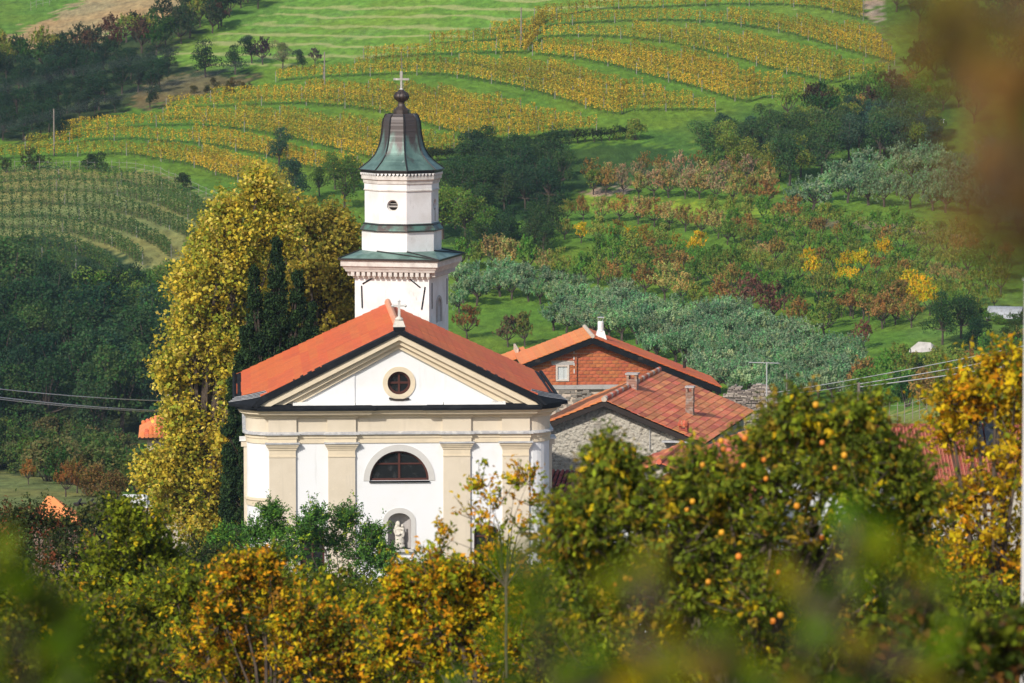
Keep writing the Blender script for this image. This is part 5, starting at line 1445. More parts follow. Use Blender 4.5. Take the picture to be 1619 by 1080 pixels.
BANDS = [  # name, foliage-top outline, base line of the lowest row
 ('topmost', [(845, 8), (900, 8), (1000, -4), (1340, -14)], [(845, 30), (900, 24), (950, 16), (1030, 14), (1140, 9), (1240, 10), (1300, 16), (1365, 34)]),
 ('second', [(690, 60), (760, 47), (845, 20), (1000, 15), (1120, 16), (1219, 20), (1318, 34), (1380, 45), (1405, 72), (1419, 92)], [(680, 72), (765, 67), (849, 58), (853, 44), (933, 38), (1010, 35), (1081, 35), (1140, 39), (1199, 47), (1239, 54), (1300, 71), (1350, 86), (1399, 98), (1419, 106)]),
 ('third', [(580, 82), (653, 75), (765, 68), (845, 46), (1000, 40), (1120, 43), (1199, 58), (1240, 66), (1300, 84), (1340, 97), (1405, 104)], [(575, 95), (643, 91), (712, 88), (782, 86), (838, 86), (842, 62), (914, 59), (988, 62), (1062, 71), (1120, 85), (1160, 93), (1219, 112), (1268, 123), (1320, 135), (1324, 128), (1405, 119)]),
 ('fourth', [(855, 66), (933, 66), (1025, 72), (1081, 81), (1140, 91), (1169, 108), (1239, 121), (1300, 138)], [(842, 88), (914, 95), (979, 109), (1025, 123), (1072, 134), (1120, 148), (1150, 158), (1185, 165), (1190, 157), (1244, 155), (1300, 153)]),
 ('fifth', [(436, 116), (468, 110), (560, 99), (653, 92), (782, 90), (840, 95), (914, 105), (979, 121), (1025, 135), (1081, 150), (1131, 161)], [(436, 130), (513, 124), (560, 122), (634, 119), (690, 120), (745, 127), (801, 137), (840, 146), (896, 162), (951, 180), (981, 184), (985, 177), (1072, 176), (1131, 177)]),
 ('sixth', [(263, 158), (359, 144), (399, 138), (458, 134), (560, 132), (634, 134), (717, 141), (801, 157), (860, 175), (945, 190)], [(263, 173), (359, 170), (419, 167), (468, 166), (527, 170), (560, 173), (610, 181), (690, 204), (729, 216), (765, 227), (768, 222), (832, 219), (897, 210), (945, 206)]),
 ('seventh', [(93, 200), (138, 190), (217, 180), (320, 174), (399, 172), (478, 176), (557, 190), (608, 198), (735, 222)], [(93, 212), (158, 206), (237, 201), (300, 200), (359, 205), (418, 213), (478, 226), (537, 241), (592, 254), (650, 252), (735, 240)]),
 ('eighth', [(40, 226), (79, 215), (158, 206), (237, 203), (320, 207), (399, 215), (458, 231), (537, 245), (575, 255)], [(40, 236), (85, 232), (138, 224), (198, 222), (300, 229), (359, 237), (418, 249), (472, 265), (517, 274), (575, 276)]),
 ('lowest', [(-30, 236), (99, 232), (178, 233), (237, 229), (320, 236), (359, 241), (418, 257), (468, 273)], [(-30, 256), (0, 253), (79, 249), (158, 246), (198, 246), (237, 253), (300, 263), (340, 277), (379, 289), (420, 302), (468, 312)]),
]
for bn, top, base in BANDS:
    x0, x1 = base[0][0], base[-1][0]
    xs = np.arange(x0, x1 + 1, 5.0)
    b = np.interp(xs, [p[0] for p in base], [p[1] for p in base]); t_ = np.interp(xs, [p[0] for p in top], [p[1] for p in top])
    for k in range(9):
        y = b - 10.5 * k
        ok = (y - t_ > 12.5) if k else np.ones(len(xs), bool)
        if ok.sum() < 8: break
        # longest run
        idx = np.where(ok)[0]; runs = np.split(idx, np.where(np.diff(idx) > 2)[0] + 1)
        runs = [q for q in runs if len(q) >= 8]
        for ri, r_ in enumerate(runs):
            vine_row([(xs[i], y[i]) for i in r_], VPAL, '%s vine row up from the lower edge of the %s yellow vineyard band%s' % (ORD[k], bn, '' if len(runs) < 2 else (', left part', ', right part')[min(ri, 1)]), 'vine rows of the %s band' % bn)
# leafy green terraces at the left
for j, ln in enumerate([[(-20, 290), (80, 284), (170, 288), (240, 300), (300, 325), (335, 352)], [(-20, 306), (90, 302), (180, 308), (250, 325), (310, 352), (330, 372)], [(-20, 324), (60, 322), (160, 330), (230, 348), (290, 372), (318, 392)],
                        [(-20, 346), (50, 344), (130, 350), (200, 368), (250, 392), (270, 410)], [(-20, 362), (60, 362), (120, 372), (180, 392), (225, 420)], [(-20, 385), (50, 385), (110, 398), (160, 420), (185, 440)], [(-20, 405), (60, 410), (120, 430)]]):
    vine_row(ln, GPAL, 'green leafy vine row, %s from the top on the left terraces' % ORD[j], 'green vine rows on the left terraces', 170, .1, 2.1, 9, 1.3)

# ------------------------------------------------------------------ trees close to the church and in the foreground
def near_plant(name, label, cat, Y, px0, blobs, palette_, weights=None, leaf=.10, per=420, twig=.55, up=.5, narrow=.6, m='leaf', zbase=None, fork=.45, trunk_r=.12, lpt=16, spread=.03, fruits=0, bark='bark', group=None, seed=1, depth=1.0, fruit_px=None, droop=0):
    rng = np.random.RandomState(seed)
    b0_ = at(px0, 540, Y); gz = float(terr(b0_.x, Y)) if zbase is None else zbase
    o = thing(name, label, cat, (b0_.x, Y, gz), 0, group)
    B = []
    k_ = Y / F / .997
    for bl in blobs:
        dY = bl[3] if len(bl) > 3 else rng.uniform(-1, 1) * bl[2] * k_ * 1.2 * depth
        p = at(bl[0], bl[1], Y + dY)
        B.append((p.x - b0_.x, dY, p.z - gz, bl[2] * k_))
    B = np.array(B)
    zf = max(.4, B[:, 2].min() * fork)
    segs = [([(0, 0, -.4), (trunk_r * .4, 0, zf * .5), (0, 0, zf)], [trunk_r * 1.2, trunk_r, trunk_r * .85])]
    tr = MB(); tr.tube(*segs[0], 9); tr.build('trunk', M[bark], o, smooth=True)
    br = MB()
    for q in B:
        mid = np.array([q[0] * .35, q[1] * .35, zf + (q[2] - zf) * .55]) + rng.normal(size=3) * .12 * q[3]
        br.tube([(0, 0, zf * .95), tuple(mid), (q[0], q[1], q[2])], [trunk_r * .5, trunk_r * .28, trunk_r * .10], 5)
    FP = []; FC = []; FA = []; FN = []
    for q in B:
        nt_ = max(4, int(per / lpt))
        d = unit(rng.normal(size=(nt_, 3)))
        s0_ = q[:3] + d * q[3] * rng.uniform(.0, .75, (nt_, 1))
        dr = unit(d * .9 + np.array([0, 0, up]) + rng.normal(size=(nt_, 3)) * .3)
        ln = twig * rng.uniform(.5, 1.25, (nt_, 1))
        e0_ = s0_ + dr * ln
        for a, b in list(zip(s0_, e0_))[::2]:
            br.tube([tuple(q[:3] * .4 + a * .6), tuple(a), tuple(b)], [.012 + trunk_r * .03, .008 + trunk_r * .02, .004], 3, False)
        t = rng.uniform(.1, 1.05, (nt_, lpt, 1))
        P = (s0_[:, None] + dr[:, None] * ln[:, None] * t).reshape(-1, 3) + rng.normal(size=(nt_ * lpt, 3)) * spread
        cols = np.array(palette_, float); w_ = None if weights is None else np.array(weights, float) / sum(weights)
        ci = rng.choice(len(cols), nt_, p=w_)
        ci = np.repeat(ci, lpt)
        sw = rng.uniform(size=len(ci)) < .25
        ci[sw] = rng.choice(len(cols), sw.sum(), p=w_)
        c = cols[ci] * rng.uniform(.7, 1.3, (len(ci), 1)) * (1 + rng.uniform(-.08, .08, (len(ci), 3)))
        FP.append(P); FC.append(c); FA.append(np.repeat(dr, lpt, 0) - np.array([0, 0, droop])); FN.append(unit(P - q[:3]))
    FP, FC, FA, FN = (np.concatenate(v) for v in (FP, FC, FA, FN))
    V, Q = leaf_quads(FP, leaf, rng, FN * .7, .45, narrow, FA, .4, .14)
    fo = link_mesh('foliage', fast_mesh('foliage', V, Q, M[m], np.clip(FC, 0, 1)), o); fo['kind'] = 'stuff'
    br.build('branches', M[bark], o, kind='stuff')
    if fruits:
        fm = MB().lathe([(.004, -.034), (.022, -.032), (.032, -.014), (.034, .004), (.028, .024), (.014, .033), (.004, .031)], 12).mesh('fruit', M['fruit'], True)
        fl = [q for i, q in enumerate(fruit_px or []) if i % 5 not in (3, 4)]
        for (fx, fy) in fl:
            dY = rng.uniform(-1.3, -.3); p = at(fx, fy, Y + dY)
            link_mesh('fruit', fm, o, (p.x - b0_.x, dY, p.z - gz), (rng.uniform(-.4, .4), 0, 0), (rng.uniform(.62, .95),) * 3)
    return o
PL = [(.66, .50, .05), (.56, .46, .05), (.34, .36, .04), (.74, .60, .12), (.24, .28, .03)]
near_plant('plane_tree', 'tall yellow plane tree left of the church, glowing in the sun', 'tree', 233, 310,
   [(300, 600, 40), (330, 480, 36), (378, 430, 40), (350, 520, 40), (300, 560, 36), (320, 660, 40), (285, 655, 22), (270, 580, 26), (282, 700, 26), (248, 740, 20), (258, 770, 30), (300, 450, 26), (330, 390, 24), (412, 290, 22), (398, 315, 36), (430, 330, 34), (360, 340, 34), (345, 362, 28), (395, 370, 46), (440, 380, 36), (350, 410, 48), (400, 430, 52), (318, 430, 36), (305, 470, 40), (352, 480, 54), (400, 500, 50), (295, 520, 36), (330, 545, 56), (385, 560, 46), (285, 575, 34), (315, 610, 54), (268, 602, 16), (360, 630, 48), (300, 660, 46),
    (375, 660, 40), (380, 600, 40), (372, 720, 36), (385, 780, 30), (360, 570, 44), (345, 700, 50), (290, 720, 46), (262, 745, 34), (240, 750, 24), (330, 760, 50), (290, 790, 50), (350, 790, 36), (262, 800, 34), (310, 835, 44), (350, 840, 30)],
   PL, [4, 4, 3, 2, 2], leaf=.19, per=1350, twig=.9, up=.35, narrow=.85, trunk_r=.5, fork=.8, spread=.16, seed=3)
near_plant('plane_tree', 'duller golden-brown plane tree behind the cypress, nearer the tower', 'tree', 243, 500,
   [(455, 340, 34), (490, 355, 38), (525, 352, 30), (545, 375, 24), (470, 385, 46), (515, 395, 46), (548, 410, 26), (490, 430, 50), (535, 440, 36), (470, 470, 46), (520, 480, 46), (550, 475, 22), (500, 520, 50), (455, 430, 40), (440, 390, 30), (550, 515, 26), (430, 350, 34), (560, 440, 18), (470, 350, 34), (420, 440, 40), (530, 500, 40)],
   [(.42, .33, .045), (.34, .28, .04), (.50, .37, .05), (.20, .20, .03)], [4, 4, 2, 2], leaf=.19, per=1350, twig=.9, up=.35, narrow=.85, trunk_r=.45, fork=.8, spread=.16, seed=4)
cyb = []
rsn = random.Random(6)
for (tx, ty, wb, yb) in ((438, 378, 34, 560), (402, 425, 30, 620), (470, 430, 34, 560), (492, 480, 20, 560), (385, 520, 26, 700), (425, 470, 40, 620), (368, 600, 24, 830), (390, 640, 34, 850), (362, 700, 22, 860)):
    y = ty + 10
    while y < yb:
        w_ = min(wb * .75, 3 + (y - ty) * .17)
        for q in range(3): cyb.append((tx + rsn.uniform(-1, 1) * w_ * .6, y + rsn.uniform(-4, 4), max(5, w_ * .45)))
        y += 13
near_plant('cypress', 'dark many-topped cypress behind the left side of the church', 'tree', 227.6, 425, cyb, [(.022, .045, .018), (.03, .06, .02), (.045, .08, .022), (.014, .03, .014)], None, leaf=.16, per=560, twig=.25, up=2.6, narrow=.5, m='leaf_conifer', bark='barkfar', trunk_r=.12, spread=.06, seed=5, lpt=11)
JU = [(.08, .20, .03), (.12, .26, .03), (.06, .14, .03), (.24, .36, .03)]
near_plant('juniper', 'bright green feathery juniper in front of the church front', 'bush', 188, 470,
   [(398, 850, 26), (428, 815, 14), (432, 845, 24), (400, 890, 40), (455, 880, 40), (440, 930, 50), (400, 950, 50), (470, 970, 50), (350, 860, 22), (350, 900, 40), (330, 940, 40)], JU, [4, 3, 3, 1], leaf=.13, per=2300, twig=.6, up=.75, narrow=.38, m='leaf_conifer', spread=.05, seed=6, lpt=22, fork=.2)
near_plant('juniper', 'broad green juniper with yellow tips below the wall niche', 'bush', 185, 560,
   [(500, 825, 28), (545, 822, 22), (480, 850, 26), (530, 860, 44), (590, 850, 20), (580, 880, 40), (610, 890, 30), (650, 915, 22), (690, 905, 14), (640, 930, 50), (560, 930, 60), (500, 920, 50), (520, 980, 60), (600, 980, 60), (680, 930, 40)], [(.075, .18, .03), (.11, .24, .03), (.05, .12, .03), (.34, .44, .03)], [4, 3, 3, 1], leaf=.13, per=2300, twig=.65, up=.75, narrow=.38, m='leaf_conifer', spread=.05, seed=7, lpt=22, fork=.2)
OG, DG, YL, OR, LG = (.19, .22, .014), (.06, .085, .010), (.70, .50, .015), (.74, .33, .015), (.31, .36, .02)
# bushes and village greenery left of the church
near_plant('bush', 'russet and green shrub at the far left in front of the small orange roof', 'bush', 150, 60, [(20, 830, 40), (60, 820, 36), (100, 840, 36), (30, 870, 50), (90, 880, 50), (140, 880, 34), (10, 910, 50), (70, 920, 60), (140, 930, 50), (-20, 850, 40)], [(.05, .075, .02), (.09, .10, .02), (.22, .07, .03), (.035, .05, .015)], [5, 3, 2, 3], leaf=.12, per=1300, twig=.5, up=.5, seed=8, spread=.08, fork=.1)
near_plant('climbing_vine', 'leafy vine over the pergola left of the plane tree', 'plant', 205, 150, [(140, 810, 18), (160, 800, 18), (180, 796, 16), (130, 830, 16), (145, 845, 16), (195, 800, 10)], [(.10, .13, .03), (.05, .075, .02), (.17, .17, .04)], [4, 3, 2], leaf=.2, per=240, twig=.4, up=.1, seed=9, spread=.1, narrow=.9, trunk_r=.06)
near_plant('bush', 'green shrub filling the ground between the pergola and the church corner', 'bush', 178, 260, [(250, 900, 40), (300, 890, 36), (340, 880, 30), (280, 940, 60), (200, 950, 50), (350, 940, 50), (230, 880, 20)], [(.05, .075, .02), (.03, .05, .015), (.08, .10, .02)], None, leaf=.13, per=1000, twig=.5, seed=10, spread=.08, fork=.1)
# foreground thicket, far to near
near_plant('fruit_tree', 'tall olive-green fruit tree with upright shoots in the lower left', 'tree', 78, 225, [(200, 835, 14), (232, 850, 16), (210, 870, 34), (255, 890, 34), (170, 900, 44), (225, 930, 56), (290, 940, 46), (130, 960, 60), (200, 1000, 70), (280, 1010, 60), (100, 1020, 60), (160, 1070, 80), (260, 1080, 80)],
           [OG, LG, DG, YL], [5, 3, 4, .8], leaf=.085, per=1700, twig=.5, up=.9, seed=11, spread=.04, fork=.5, trunk_r=.09)
near_plant('fruit_tree', 'orange-leaved fruit tree at the bottom left of the junipers', 'tree', 66, 420, [(370, 914, 22), (400, 934, 40), (440, 964, 50), (350, 974, 50), (480, 994, 50), (400, 1024, 70), (330, 1020, 60), (480, 1040, 70), (390, 1080, 80), (540, 1010, 50), (560, 1070, 70), (420, 904, 14)],
           [OR, YL, OG, DG, (.34, .17, .02)], [3, 4, 4, 3, 2], leaf=.08, per=1700, twig=.34, up=.7, seed=12, spread=.04, fork=.5, trunk_r=.09)
near_plant('fruit_tree', 'yellow-orange fruit tree with a dark trunk below the arched niche', 'tree', 62, 748, [(640, 932, 30), (690, 922, 34), (740, 922, 40), (790, 902, 40), (650, 982, 46), (710, 992, 50), (780, 972, 50), (840, 942, 46), (620, 1030, 60), (700, 1060, 60), (800, 1040, 60), (870, 1012, 60), (850, 1070, 70)],
           [OR, YL, OG, LG, DG], [3, 4, 4, 2, 2], leaf=.078, per=1612, twig=.34, up=.6, seed=13, spread=.04, fork=.8, trunk_r=.15)
near_plant('sapling', 'thin sparse shoot with orange leaves rising before the right pilasters', 'tree', 60, 800, [(762, 770, 16), (780, 800, 16), (750, 820, 14), (775, 850, 20), (835, 760, 14), (850, 800, 22), (830, 840, 24), (870, 860, 30), (815, 770, 8), (700, 850, 10), (690, 880, 12)],
           [OR, YL, OG, LG], [3, 3, 2, 2], leaf=.075, per=110, twig=.32, up=.9, seed=14, spread=.03, fork=.95, trunk_r=.022, lpt=10)
near_plant('fruit_tree', 'dull olive and russet fruit tree across the bottom left corner', 'tree', 50, 60, [(20, 980, 60), (80, 1000, 60), (0, 1040, 80), (120, 1050, 70), (60, 1080, 80), (200, 1070, 60), (-40, 960, 60)], [OG, DG, (.20, .14, .02), YL], [5, 4, 2, 1], leaf=.08, per=1700, twig=.45, up=.7, seed=15, spread=.04, fork=.5)
# fruit-laden tree right of the church
FR = [(1111, 735), (1208, 727), (1144, 710), (1135, 711), (1161, 732), (1176, 736), (1095, 793), (1141, 842), (1065, 855), (1041, 872), (989, 914), (997, 916), (973, 925), (1174, 878), (1158, 886), (1168, 880), (1222, 982), (1234, 973), (981, 966), (967, 973), (1140, 697), (1178, 693), (1211, 757), (1254, 695), (1248, 712), (1320, 740), (1300, 700), (1335, 720), (957, 833), (1015, 800), (1086, 806), (1260, 800), (1210, 840), (1297, 770), (1340, 780), (1120, 920), (1300, 850), (1230, 905), (930, 965), (1040, 990), (1290, 640)]
near_plant('fruit_tree', 'large dark fruit tree hung with small orange fruit right of the church', 'tree', 45, 1190,
   [(962, 728, 9), (975, 753, 12), (985, 783, 18), (945, 813, 20), (1000, 823, 30), (1060, 803, 28), (1115, 753, 22), (1095, 773, 20), (1150, 778, 34), (1200, 713, 30), (1240, 680, 22), (1270, 663, 14), (1290, 708, 34), (1335, 698, 26), (1362, 663, 12), (1350, 723, 36), (1390, 728, 36), (1430, 760, 40), (900, 828, 26), (930, 820, 40), (1010, 830, 46), (1080, 800, 46), (1150, 828, 50), (1220, 760, 54), (1290, 758, 54), (1350, 790, 54), (1410, 830, 50), (1460, 800, 26), (900, 880, 50), (970, 890, 50), (1060, 880, 56), (1140, 870, 60), (1220, 850, 60), (1300, 860, 60), (1370, 890, 60), (1440, 900, 50), (920, 960, 60), (1010, 970, 60), (1100, 960, 70), (1200, 950, 70), (1300, 960, 70), (1400, 970, 70), (960, 1050, 70), (1080, 1050, 80), (1200, 1050, 80), (1320, 1050, 80), (1440, 1040, 80)],
   [(.10, .14, .016), (.17, .21, .02), (.24, .26, .022), LG, (.40, .26, .03), YL], [5, 5, 4, 2, 2.5, 1.2], leaf=.075, per=1150, twig=.34, up=.4, seed=16, spread=.03, fork=.6, trunk_r=.12, fruits=1, fruit_px=FR, narrow=.5, droop=.5)
near_plant('fruit_tree', 'golden yellow fruit tree at the right edge beside the white pole', 'tree', 58, 1570,
   [(1500, 640, 26), (1540, 610, 26), (1575, 590, 24), (1610, 600, 26), (1530, 660, 34), (1580, 650, 34), (1620, 660, 36), (1500, 690, 24), (1610, 720, 36), (1590, 780, 30), (1540, 790, 24), (1560, 850, 44), (1610, 850, 50), (1510, 860, 34), (1520, 920, 50), (1590, 930, 60), (1640, 900, 60), (1500, 800, 14), (1490, 940, 40), (1540, 990, 60), (1620, 1000, 60)],
   [YL, (.52, .33, .015), OR, OG], [5, 4, 2, 2], leaf=.085, per=520, twig=.42, up=.4, seed=17, spread=.04, fork=.6, trunk_r=.12)
near_plant('fruit_tree', 'dark brown and green tree filling the bottom right corner', 'tree', 30, 1480, [(1450, 1010, 60), (1530, 1030, 70), (1600, 1040, 70), (1400, 1070, 70), (1660, 1000, 70), (1300, 1090, 60)], [DG, OG, (.20, .09, .02), (.10, .06, .02)], [4, 4, 2, 2], leaf=.08, per=700, twig=.22, up=.4, seed=18, spread=.03, fork=.6, trunk_r=.05)
near_plant('thicket', 'continuous olive-green thicket behind the orange fruit trees at the bottom', 'bushes', 98, 430, [(x, 985 + 25 * math.sin(x * .021), 52, random.Random(x).uniform(-3, 3)) for x in range(-20, 920, 46)] + [(x, 1060, 60, random.Random(x).uniform(-3, 3)) for x in range(-20, 920, 60)], [OG, DG, LG, (.3, .2, .02)], [5, 4, 2, 1], leaf=.13, per=1500, twig=.6, up=.7, seed=31, spread=.08, fork=.1)
near_plant('thicket', 'dark green thicket hiding the house walls behind the fruit-laden tree', 'bushes', 120, 1250, [(x, 900 + 25 * math.sin(x * .021), 46, random.Random(x).uniform(-3, 3)) for x in range(900, 1640, 44)] + [(x, 985, 60, random.Random(x).uniform(-3, 3)) for x in range(900, 1640, 56)] + [(x, 1060, 60) for x in range(900, 1640, 60)], [OG, DG, LG, (.3, .2, .02)], [4, 6, 1, 1], leaf=.15, per=1200, twig=.6, up=.7, seed=32, spread=.08, fork=.1)
rq = random.Random(77)
near_plant('thicket', 'olive and gold undergrowth closing the gaps between the foreground fruit trees', 'bushes', 72, 500, [(x, 975 + 30 * math.sin(x * .013) + rq.uniform(-14, 14), 46, rq.uniform(-3, 3)) for x in range(-20, 960, 44)] + [(x, 1050, 56, rq.uniform(-3, 3)) for x in range(-20, 960, 52)], [OG, LG, DG, YL, OR], [6, 2, 3, 1.3, .6], leaf=.095, per=1500, twig=.45, up=.8, seed=33, spread=.05, fork=.1, depth=1)
near_plant('thicket', 'loose olive-green growth around the foot of the fruit-laden tree', 'bushes', 52, 1200, [(x, 960 + 30 * math.sin(x * .017) + rq.uniform(-14, 14), 52, rq.uniform(-2, 2)) for x in range(880, 1640, 52)] + [(x, 1060, 66, rq.uniform(-2, 2)) for x in range(880, 1640, 60)], [OG, LG, DG, (.3, .22, .02)], [6, 3, 3, 1], leaf=.085, per=1300, twig=.35, up=.7, seed=34, spread=.05, fork=.1)
# shoots right before the lens, far out of focus
near_plant('garden_shrub', 'out-of-focus green shrub shoots close to the camera at bottom centre', 'bush', 6.0, 900, [(860, 1000, 50), (830, 930, 36), (900, 1060, 70), (800, 1080, 60), (990, 1080, 60), (720, 1150, 80)], [(.08, .16, .006), (.11, .17, .008)], None, leaf=.04, per=16, twig=.06, up=1.0, seed=20, spread=.01, lpt=4, fork=.9, trunk_r=.012, bark='barkfar')
near_plant('garden_shrub', 'out-of-focus bright green shoot close to the camera at lower right', 'bush', 5.0, 1330, [(1345, 870, 60), (1330, 950, 80), (1370, 1030, 90), (1250, 1020, 70), (1430, 950, 50), (1180, 1080, 80), (1300, 1120, 90), (1500, 1080, 90)], [(.11, .23, .006), (.14, .22, .008), (.30, .24, .01)], None, leaf=.04, per=16, twig=.05, up=1.0, seed=21, spread=.01, lpt=3, fork=.9, trunk_r=.012, bark='barkfar')
near_plant('garden_shrub', 'out-of-focus yellowish leaves close to the camera at the bottom', 'bush', 4.2, 1060, [(1020, 960, 30), (1060, 1030, 50), (1130, 1060, 60), (960, 1090, 50)], [(.50, .36, .01), (.22, .24, .01)], None, leaf=.04, per=6, twig=.04, up=1.0, seed=22, spread=.01, lpt=2, fork=.9, trunk_r=.01, bark='barkfar')
near_plant('garden_shrub', 'out-of-focus dark green shoots close to the camera at the bottom left corner', 'bush', 5.5, 40, [(40, 960, 60), (100, 1020, 60), (20, 1060, 80), (110, 1100, 60)], [(.10, .17, .008), (.14, .19, .01)], None, leaf=.045, per=26, twig=.05, up=1.0, seed=23, spread=.01, lpt=6, fork=.9, trunk_r=.012, bark='barkfar')
near_plant('garden_tree', 'out-of-focus brown and olive branch tips hanging close at the top right', 'tree', 2.6, 1900, [(1560, 40, 90), (1620, 140, 110), (1520, 110, 60), (1600, 250, 70), (1590, 330, 50), (1640, 20, 120), (1650, 350, 70), (1480, 40, 30)], [(.30, .16, .04), (.20, .17, .025), (.26, .14, .04)], None, leaf=.036, per=7, twig=.06, up=-.4, seed=24, spread=.015, lpt=3, fork=.9, trunk_r=.03, bark='barkfar')

# ------------------------------------------------------------------ poles, wires and small things
def pole(px, py0, py1, Y, r, label, name='utility_pole', m='pole', arm=False, group='utility poles'):
    p1 = at(px, py1, Y); g = float(terr(p1.x, Y))
    o = thing(name, label, 'pole', (p1.x, Y, g), 0, group)
    MB().tube([(0, 0, -.5), (0, 0, p1.z - g)], [r, r * .7], 8).build('shaft', M[m], o)
    if arm: MB().box(-.6, .6, -.05, .05, p1.z - g - .5, p1.z - g - .4).build('crossarm', M[m], o)
    return o, p1
for (x, yb, yt, lab) in ((85, 246, 172, 'thin wooden pole among the vine rows at the left'), (513, 134, 82, 'thin wooden pole above the vineyard left of the tower'), (824, 70, 12, 'thin wooden pole on the uppermost vineyard bands')):
    g = ground([x], [yb])[0]; pole(x, yb, yt, g[1], .13, lab)
o, p = pole(1358, 700, 605, 244, .12, 'wooden pole carrying wires behind the dark fruit tree', arm=False)
o, p2 = pole(1162 + 82, 700, 590, 262, .05, 'thin grey mast beside the antenna', 'mast')
WPX = 1621
wp = thing('white_pole', 'slim blurred white metal pole at the right edge of the view', 'pole', (at(1625, 500, 41).x, 41, float(terr(at(1625, 500, 41).x, 41))))
MB().tube([(0, 0, -.3), (0, 0, zat(445, 41) - float(terr(4.6, 41)))], .036, 10).build('shaft', M['grey_band'], wp)
MB().lathe([(.05, zat(445, 41) - float(terr(4.6, 41))), (.05, zat(441, 41) - float(terr(4.6, 41)))], 10).build('cap', M['lead'], wp)
an = at(1212, 640, 250); at_ = at(1212, 573, 250)
ao = thing('tv_antenna', 'thin roof aerial with one long horizontal bar above the mottled roof', 'antenna', (an.x, 250, float(terr(an.x, 250))))
gz_ = float(terr(an.x, 250))
MB().tube([(0, 0, 0), (0, 0, at_.z - gz_)], .035, 6).build('mast', M['wire'], ao)
MB().tube([(-1.0, 0, at_.z - gz_), (.7, 0, at_.z - gz_ - .05)], .025, 5).build('boom', M['wire'], ao)
for i in range(7): MB().tube([(-.9 + i * .25, -.25, at_.z - gz_), (-.9 + i * .25, .25, at_.z - gz_)], .01, 4).build('element', M['wire'], ao)
def wire(a, b, r, label, sag=.25, grp='overhead wires'):
    a, b = Vector(a), Vector(b); pts = []
    for i in range(25):
        t = i / 24; q = a.lerp(b, t); q.z -= sag * 4 * t * (1 - t); pts.append(q)
    o = MB().tube(pts, r, 4).build('overhead_wire', M['wire'])
    tag(o, label, 'wire', grp)
wire(at(-300, 572, 190), at(262, 634, 236), .022, 'upper overhead wire running left from the house behind the plane tree', .3)
wire(at(-300, 582, 190), at(262, 650, 236), .026, 'middle overhead wire running left from the house behind the plane tree', .3)
wire(at(-300, 586, 190), at(262, 652, 236), .020, 'lowest overhead wire running left from the house behind the plane tree', .3)
wire(at(1358, 607, 244), at(1900, 500, 230), .022, 'upper overhead wire right of the wooden pole', .2)
wire(at(1358, 612, 244), at(1900, 522, 230), .026, 'lower overhead wire right of the wooden pole', .2)
wire(at(1180, 628, 262), at(1900, 482, 235), .022, 'thin overhead wire crossing above the fruit tree', .3)
wire(at(1244, 622, 262), at(1358, 606, 244), .022, 'short overhead wire between mast and wooden pole', .1)
wire(at(-200, 182, 14), at(560, 20, 17), .0008, 'very blurred wire crossing the upper left close to the camera', .0)
wire(at(-200, 255, 14), at(620, 40, 17), .0008, 'lower blurred wire crossing the upper left close to the camera', .0)
# shed with a round corrugated roof
g = ground([1590], [505])[0]
sd = thing('shed', 'small shed with a curved corrugated metal roof at the right edge', 'shed', (g[0], g[1], g[2] - 1.1), R(-14))
mb = MB(); n = 36; vs = []; fs = []
for i in range(n + 1):
    t = i / n; a = math.pi * (.15 + .7 * t)
    x = -1.9 * math.cos(a) / math.cos(math.pi * .15); z = 1.2 + 1.1 * math.sin(a)
    vs += [(x, -1.5, z), (x, 1.5, z)]
for i in range(n): fs.append((2 * i, 2 * i + 2, 2 * i + 3, 2 * i + 1))
mb = MB()
for j in range(30):
    x0 = -1.9 + j * 3.8 / 30; x1 = x0 + 3.8 / 30
    def zz(y): return .5 + 2.0 * math.sqrt(max(0, 1 - (y / 1.85) ** 2))
    for k in range(8):
        ya, yb = -1.7 + k * 3.4 / 8, -1.7 + (k + 1) * 3.4 / 8
        xm = (x0 + x1) / 2
        mb.add([(x0, ya, zz(ya)), (xm, ya, zz(ya) + .06), (xm, yb, zz(yb) + .06), (x0, yb, zz(yb))], [(0, 1, 2, 3)])
        mb.add([(xm, ya, zz(ya) + .06), (x1, ya, zz(ya)), (x1, yb, zz(yb)), (xm, yb, zz(yb) + .06)], [(0, 1, 2, 3)])
mb.build('curved_roof', M['corr'], sd)
MB().box(-1.8, 1.8, -1.5, -1.4, -.5, 1.1).box(-1.8, 1.8, 1.4, 1.5, -.5, 1.1).box(-1.85, -1.75, -1.4, 1.4, -.5, 1.9).box(1.75, 1.85, -1.4, 1.4, -.5, 1.9).build('wall', M['darkwood'], sd)
g = ground([1455], [556])[0]
tp = MB().add([(-1.6, -.6, .0), (1.2, -.8, .0), (2.0, .6, .2), (-.6, .9, .3), (-.2, 0, 1.05), (1.1, .1, .95)], [(0, 1, 5, 4), (1, 2, 5), (2, 3, 4, 5), (3, 0, 4)]).build('tarpaulin', mat('pale_tarp', (.50, .46, .42), .8, [(1.5, (.36, .33, .30), .45, .7)], .08, 2), loc=tuple(g))
tag(tp, 'pale tarpaulin sheet draped over a pile on the grass', 'tarpaulin')
g = ground([1485], [194])[0]
bo = thing('bench', 'small white bench standing on the grass at the upper right', 'bench', tuple(g))
MB().box(-.75, .75, -.2, .2, .42, .50).build('seat', M['white'], bo)
for x in (-.6, .6): MB().box(x - .05, x + .05, -.18, .18, -.1, .42).build('leg', M['white'], bo)
pts_plant('bush', [(1560, 508), (1580, 512), (1602, 514), (1618, 512), (1548, 500)], 1.7, [GRN, DGRN, OLV], 'low green bush at the foot of the metal shed', 'bushes by the shed', .1, 1.5)
